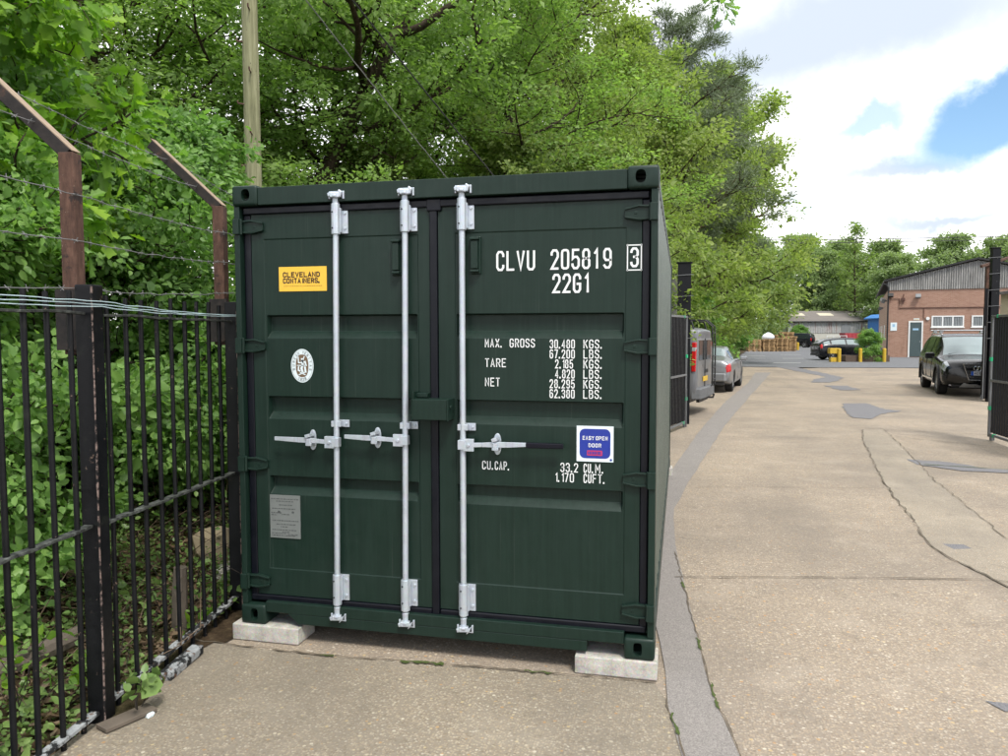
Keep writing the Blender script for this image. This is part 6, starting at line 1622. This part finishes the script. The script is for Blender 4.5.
# wood behind the fence and the container
T = [
 ('lean', 'leaning_tree', 'thick brown tree trunk leaning to the right behind the telegraph pole', -5.3, 8.9, 1.08, .12),
 ('wood', 'broadleaf_tree', 'dark upright tree trunk rising close behind the wooden telegraph pole', -5.5, 9.4, 1.1, 1.1),
 ('wood', 'broadleaf_tree', 'slim broadleaf tree with a forked dark trunk above the left part of the container', -4.0, 10.0, 1.0, 3.0),
 ('beech', 'broadleaf_tree', 'full green tree behind the container roof above its two left locking bars', -4.0, 13.2, .95, .4),
 ('beech', 'broadleaf_tree', 'full green tree standing behind the middle of the container roof', -1.3, 13.0, .95, 2.2),
 ('beech2', 'broadleaf_tree', 'olive green tree overhanging the right end of the container roof', -.9, 17.4, .92, 4.0),
 ('beech', 'broadleaf_tree', 'tall leafy tree deep in the wood left of the telegraph pole', -9.2, 9.5, 1.1, 5.0),
 ('wood', 'broadleaf_tree', 'tree with bare lower trunk above the cranked post nearest the container', -7.2, 7.6, 1.05, 4.4),
 ('beech2', 'broadleaf_tree', 'olive green tree at the far left edge above the near cranked post', -8.6, 4.6, 1.0, 1.5),
 ('beech2', 'broadleaf_tree', 'dense olive tree deep in the wood behind the container', -2.3, 17.0, 1.15, .9),
 ('roadside', 'roadside_tree', 'olive green roadside tree above the left gate and the grey van', -2.0, 22.0, 1.0, .2),
 ('roadside', 'roadside_tree', 'broad roadside tree overhanging the silver saloon car', -.8, 29.0, 1.05, 1.9),
 ('roadside', 'roadside_tree', 'green roadside tree leaning out over the road beyond the silver saloon', 2.6, 36.0, 1.10, 3.3),
 ('roadside', 'roadside_tree', 'rounded green roadside tree before the pallet stacks', 5.1, 45.0, 1.42, 4.6),
 ('roadside', 'roadside_tree', 'roadside tree close behind the pallet stacks', 5.0, 58.0, 1.15, .8),
 ('roadside', 'roadside_tree', 'olive roadside tree in front of the tallest pine, left of the open sky', .6, 25.5, 1.06, 5.3),
 ('pine', 'pine_tree', 'grey green pine reaching highest above the roadside trees at the left of the sky', 2.0, 30.0, 1.06, .6),
 ('pine', 'pine_tree', 'grey green pine reaching out to the right over the sky above the roadside trees', 4.0, 40.5, 1.10, 2.4),
 ('pine', 'pine_tree', 'dark pine hidden among the roadside trees beyond the left gate', .2, 42.0, .85, 4.1),
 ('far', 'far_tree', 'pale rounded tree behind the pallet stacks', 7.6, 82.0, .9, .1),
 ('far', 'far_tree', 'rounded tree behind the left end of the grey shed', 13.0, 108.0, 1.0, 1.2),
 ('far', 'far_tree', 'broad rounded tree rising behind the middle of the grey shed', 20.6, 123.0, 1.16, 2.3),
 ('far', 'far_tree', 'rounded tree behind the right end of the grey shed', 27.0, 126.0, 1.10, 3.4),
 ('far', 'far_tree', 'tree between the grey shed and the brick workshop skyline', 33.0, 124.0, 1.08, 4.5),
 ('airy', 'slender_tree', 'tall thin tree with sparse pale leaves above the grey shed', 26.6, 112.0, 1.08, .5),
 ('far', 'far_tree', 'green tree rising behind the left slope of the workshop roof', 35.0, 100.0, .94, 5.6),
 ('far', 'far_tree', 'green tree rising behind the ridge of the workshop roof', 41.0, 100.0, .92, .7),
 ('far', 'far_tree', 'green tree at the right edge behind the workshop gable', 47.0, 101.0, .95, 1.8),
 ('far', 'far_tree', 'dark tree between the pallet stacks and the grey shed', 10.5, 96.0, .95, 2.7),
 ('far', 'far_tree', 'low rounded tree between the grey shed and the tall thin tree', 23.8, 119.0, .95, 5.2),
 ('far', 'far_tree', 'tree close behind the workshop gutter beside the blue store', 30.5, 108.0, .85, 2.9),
 ('far', 'far_tree', 'distant tree filling the woodland behind the roadside pines', -4.0, 56.0, 1.2, 3.9),
]
for k, nm, lb, x, y, sc, rz in T:
    K[k].place(nm, lb, x, y, sc, rz, sz=sc * (.74 if nm == 'broadleaf_tree' and y < 15 else .92 if nm == 'broadleaf_tree' else 1), group={'far_tree': 'trees along the far skyline', 'roadside_tree': 'trees along the left roadside', 'pine_tree': 'pines among the roadside trees', 'broadleaf_tree': 'trees of the wood behind the fence'}.get(nm))
# shrubs behind the railings
SH = [
 ('hedge', 'leafy bright green shrub pressing on the railings at the left photo edge', -2.15, -.35, .95, .3),
 ('hedge2', 'leafy shrub behind the near thick fence post', -2.5, 1.4, 1.05, 2.0),
 ('hedge', 'tall leafy shrub between the two rusty cranked posts', -2.45, 2.7, .98, 4.1),
 ('hedge2', 'leafy shrub touching the far thick fence post beside the container', -1.9, 3.9, .86, 5.2),
 ('hedge', 'tall shrub in the second row behind the near cranked post', -3.2, 1.0, 1.15, 1.2),
 ('hedge2', 'tall shrub in the second row below the telegraph pole', -3.2, 4.2, .66, 3.2),
 ('hedge', 'shrub in the third row at the left photo edge', -4.3, .2, 1.2, 2.7),
 ('hedge', 'shrub in the third row left of the telegraph pole', -5.0, 3.0, .95, .9),
 ('hedge2', 'shrub close behind the left side of the container', -1.0, 6.2, .66, 1.6),
 ('hawthorn', 'yellow green hawthorn at the foot of the telegraph pole', -5.4, 8.3, 1.0, .6),
 ('hawthorn', 'hawthorn bush showing just above the left end of the container roof', -3.3, 10.2, 1.12, 4.0),
 ('hawthorn', 'hawthorn bush showing just above the middle of the container roof', -1.0, 11.3, 1.15, 1.3),
 ('hawthorn', 'hawthorn bush showing just above the right end of the container roof', 1.0, 12.4, 1.15, 5.1),
 ('hawthorn', 'yellow green hawthorn left of the telegraph pole', -6.6, 6.2, 1.1, 2.8),
]
for k, lb, x, y, sc, rz in SH:
    K[k].place('hawthorn' if k == 'hawthorn' else 'shrub', lb, x, y, sc, rz, 'shrubs behind the railings')
K['oak'].place('oak_sapling', 'young oak with large lobed yellow green leaves above the near cranked post', -2.95, .55, .92, 1.0)
K['oak'].place('oak_sapling', 'young oak with lobed leaves further left behind the near cranked post', -3.6, -.1, .95, 3.4)
K['bush'].place('roadside_bush', 'round green bush growing in the dark brick planter', 14.05, 47.4, .72, .3, z=.30)
for lb, x, y, sc, rz in (('low green bush at the roadside beside the silver saloon', 2.3, 26.0, 1.5, .5), ('low green bush at the roadside beyond the silver saloon', 3.1, 33.0, 1.6, 2.0), ('low green bush at the roadside left of the pallets', 6.3, 66.0, 2.0, 4.0), ('low bush beside the base wall of the grey shed', 18.0, 103.5, 1.2, 1.0)):
    K['bush'].place('roadside_bush', lb, x, y, sc, rz, 'bushes along the roadside')

# the tip of an oak limb hanging into the top of the picture; it springs from a tree beyond the left of the container
def overhang():
    p = Plant(77); p.w.use('bark')
    o = thing('overhanging_oak', 'oak twig with lobed leaves hanging into the sky at the top edge', 'tree', (-3.2, 13.2, -.03), world=False)
    tr = p.path((0, 0, 0), (.05, 0, 1), 9.5, 9, .05, .02)
    p.w.tube([tuple(q) for q in tr], [.2 - .015 * i for i in range(10)], 9, False)
    tgt = np.array((6.17, -7.2, 5.97)); a = tr[7]
    lim = np.array([a + (tgt - a) * t + np.array((0, 0, 1.7 * math.sin(math.pi * t))) for t in np.linspace(0, 1, 12)])
    p.w.tube([tuple(q) for q in lim], list(np.linspace(.09, .006, 12)), 7, False)
    for t, n in ((.90, 10), (.94, 16), (.98, 20), (.999, 24)):
        q, d = p.at(lim, t)
        for k in range(3):
            tw = p.path(q, nrm(d + p.g.normal(0, .55, 3) - UPV * .15), .28, 3, .25, -.08); p.w.tube([tuple(v) for v in tw], [.005, .004, .003, .002], 4, False); p.leaves(tw, n // 2, .085, .035, .35)
    wm, lm = finish((p, LEAF_OAK, .72, 'leaf_hedge'), 'limb', 'leaves')
    for nm, me in (('trunk', wm), ('crown', lm)):
        c = bpy.data.objects.new(nm, me); COL.objects.link(c); c.parent = o
overhang()

# undergrowth: ivy, litter and dead twigs on the bank behind the railings
def bank_z(x, y):   # gentle rise away from the fence
    d = np.maximum(0, -x - .3); return np.minimum(.55, .16 * d) - .03 + .03 * np.sin(3 * x + 1.3 * y) * np.minimum(1, d * 2)
def bank():
    xs = np.linspace(-14, -.15, 60); ys = np.linspace(-4, 26, 90); V = []; 
    for y in ys:
        for x in xs: V.append((x, y, float(bank_z(x, y)) + .012 - (0.03 if x > -.3 else 0)))
    n = len(xs); mb = MB('soil'); mb.add(V, [(j * n + i, j * n + i + 1, (j + 1) * n + i + 1, (j + 1) * n + i) for j in range(len(ys) - 1) for i in range(n - 1)])
    tag(mb.build('bank', None, smooth=True), kind='structure')
bank()
def scatter(name, mat, n, x0, x1, y0, y1, size, seed, tpl, width, hz, up=.8, dens=None, sv=.3):
    g = np.random.default_rng(seed); x = g.uniform(x0, x1, n); y = g.uniform(y0, y1, n)
    fx = -.13 - .116 * (y + 1.0) - .04
    keep = x < fx
    if dens is not None: keep &= g.uniform(0, 1, n) < dens(x, y)
    x, y = x[keep], y[keep]; m = len(x)
    z = bank_z(x, y) + .02 + np.abs(g.normal(0, hz, m))
    me = leaf_mesh(name, mat, np.stack([x, y, z], 1), np.stack([g.normal(0, 1, m), g.normal(0, 1, m), g.normal(0, .35, m)], 1), nrm(UPV * up + g.normal(0, .45, (m, 3))), size * np.exp(g.normal(0, sv, m)), width, tpl)
    o = bpy.data.objects.new(name, me); COL.objects.link(o); tag(o, kind='stuff'); return o
clump = lambda a, b, s: (lambda x, y: np.clip(.5 + a * np.sin(2.3 * x + s) * np.cos(1.9 * y + 2 * s) + b * np.sin(5.1 * x + 3.3 * y + s), 0, 1))
tag(scatter('leaf_litter', 'litter', 26000, -4.5, .1, -2.2, 6, .050, 31, LEAF_FOLD, .6, .008, sv=.4), 'brown dead leaves lying on the bank behind the railings', 'leaf litter')
tag(scatter('ivy_cover', 'leaf_ivy', 62000, -4.0, .1, -2.2, 5.5, .032, 32, LEAF_SIX, .85, .10, .7, clump(.35, .25, 1.0)), 'dark green ivy and bramble covering the bank behind the railings', 'ivy')
def twigs():
    rng = random.Random(5); mb = MB('twig')
    for i in range(1700):
        mb.use('twig' if rng.random() < .65 else 'twig_dark')
        y = rng.uniform(-2, 5); x = rng.uniform(-3.2, -.2 - .116 * (y + 1)); z = float(bank_z(np.array(x), np.array(y))) + .02
        L = rng.uniform(.12, .75); a = rng.uniform(0, 6.28); e = abs(rng.gauss(.2, .38)); d = Vector((math.cos(a) * math.cos(e), math.sin(a) * math.cos(e), math.sin(e)))
        p = Vector((x, y, z)); m = p + d * L * .5 + Vector((rng.gauss(0, .03), rng.gauss(0, .03), rng.gauss(.01, .02))); q = p + d * L
        lim = -.2 - .116 * (q.y + 1)
        if q.x > lim: q.x = lim
        mb.tube([p, m, q], [.0036, .003, .0016], 4, False)
    tag(mb.build('dead_twigs'), 'tangle of dead brown twigs and stems on the bank behind the railings', 'twigs', kind='stuff')
twigs()
def sprigs():
    """leafy sprigs poking through the railings at the near post"""
    for i, (x, y, h, n, lb) in enumerate(((-.42, -1.15, .50, 26, 'light green seedling with broad leaves left of the near thick fence post'), (.02, -.92, .22, 24, 'small dark ivy sprig growing at the foot of the near thick fence post'),
                                          (-.55, -1.35, .42, 20, 'pale green seedling poking up in the bottom left corner'), (-.34, .02, .12, 10, 'tiny green weed at the foot of the railings near the container'), (-.36, .30, .16, 14, 'small green weed beside the far thick fence post'))):
        p = Plant(200 + i); p.w.use('twig_dark'); o = thing('weed', lb, 'weed', (x, y, 0), 0, None, world=False)
        for k in range(3):
            st = p.path((0, 0, 0), nrm(np.array((p.g.normal(0, .5), p.g.normal(0, .5), 1.0))), h, 5, .2, 0); p.w.tube([tuple(v) for v in st], [.004, .0035, .003, .0025, .002, .0015], 4, False)
            p.leaves(st[2:], n // 2, .045 if i != 0 else .06, .025, .2)
        wm, lm = finish((p, LEAF_SIX, .85, 'leaf_ivy' if i in (1, 4) else 'leaf_oak'), 'stem', 'leaves')
        for nm, me in (('stem', wm), ('foliage', lm)):
            c = bpy.data.objects.new(nm, me); COL.objects.link(c); c.parent = o
sprigs()
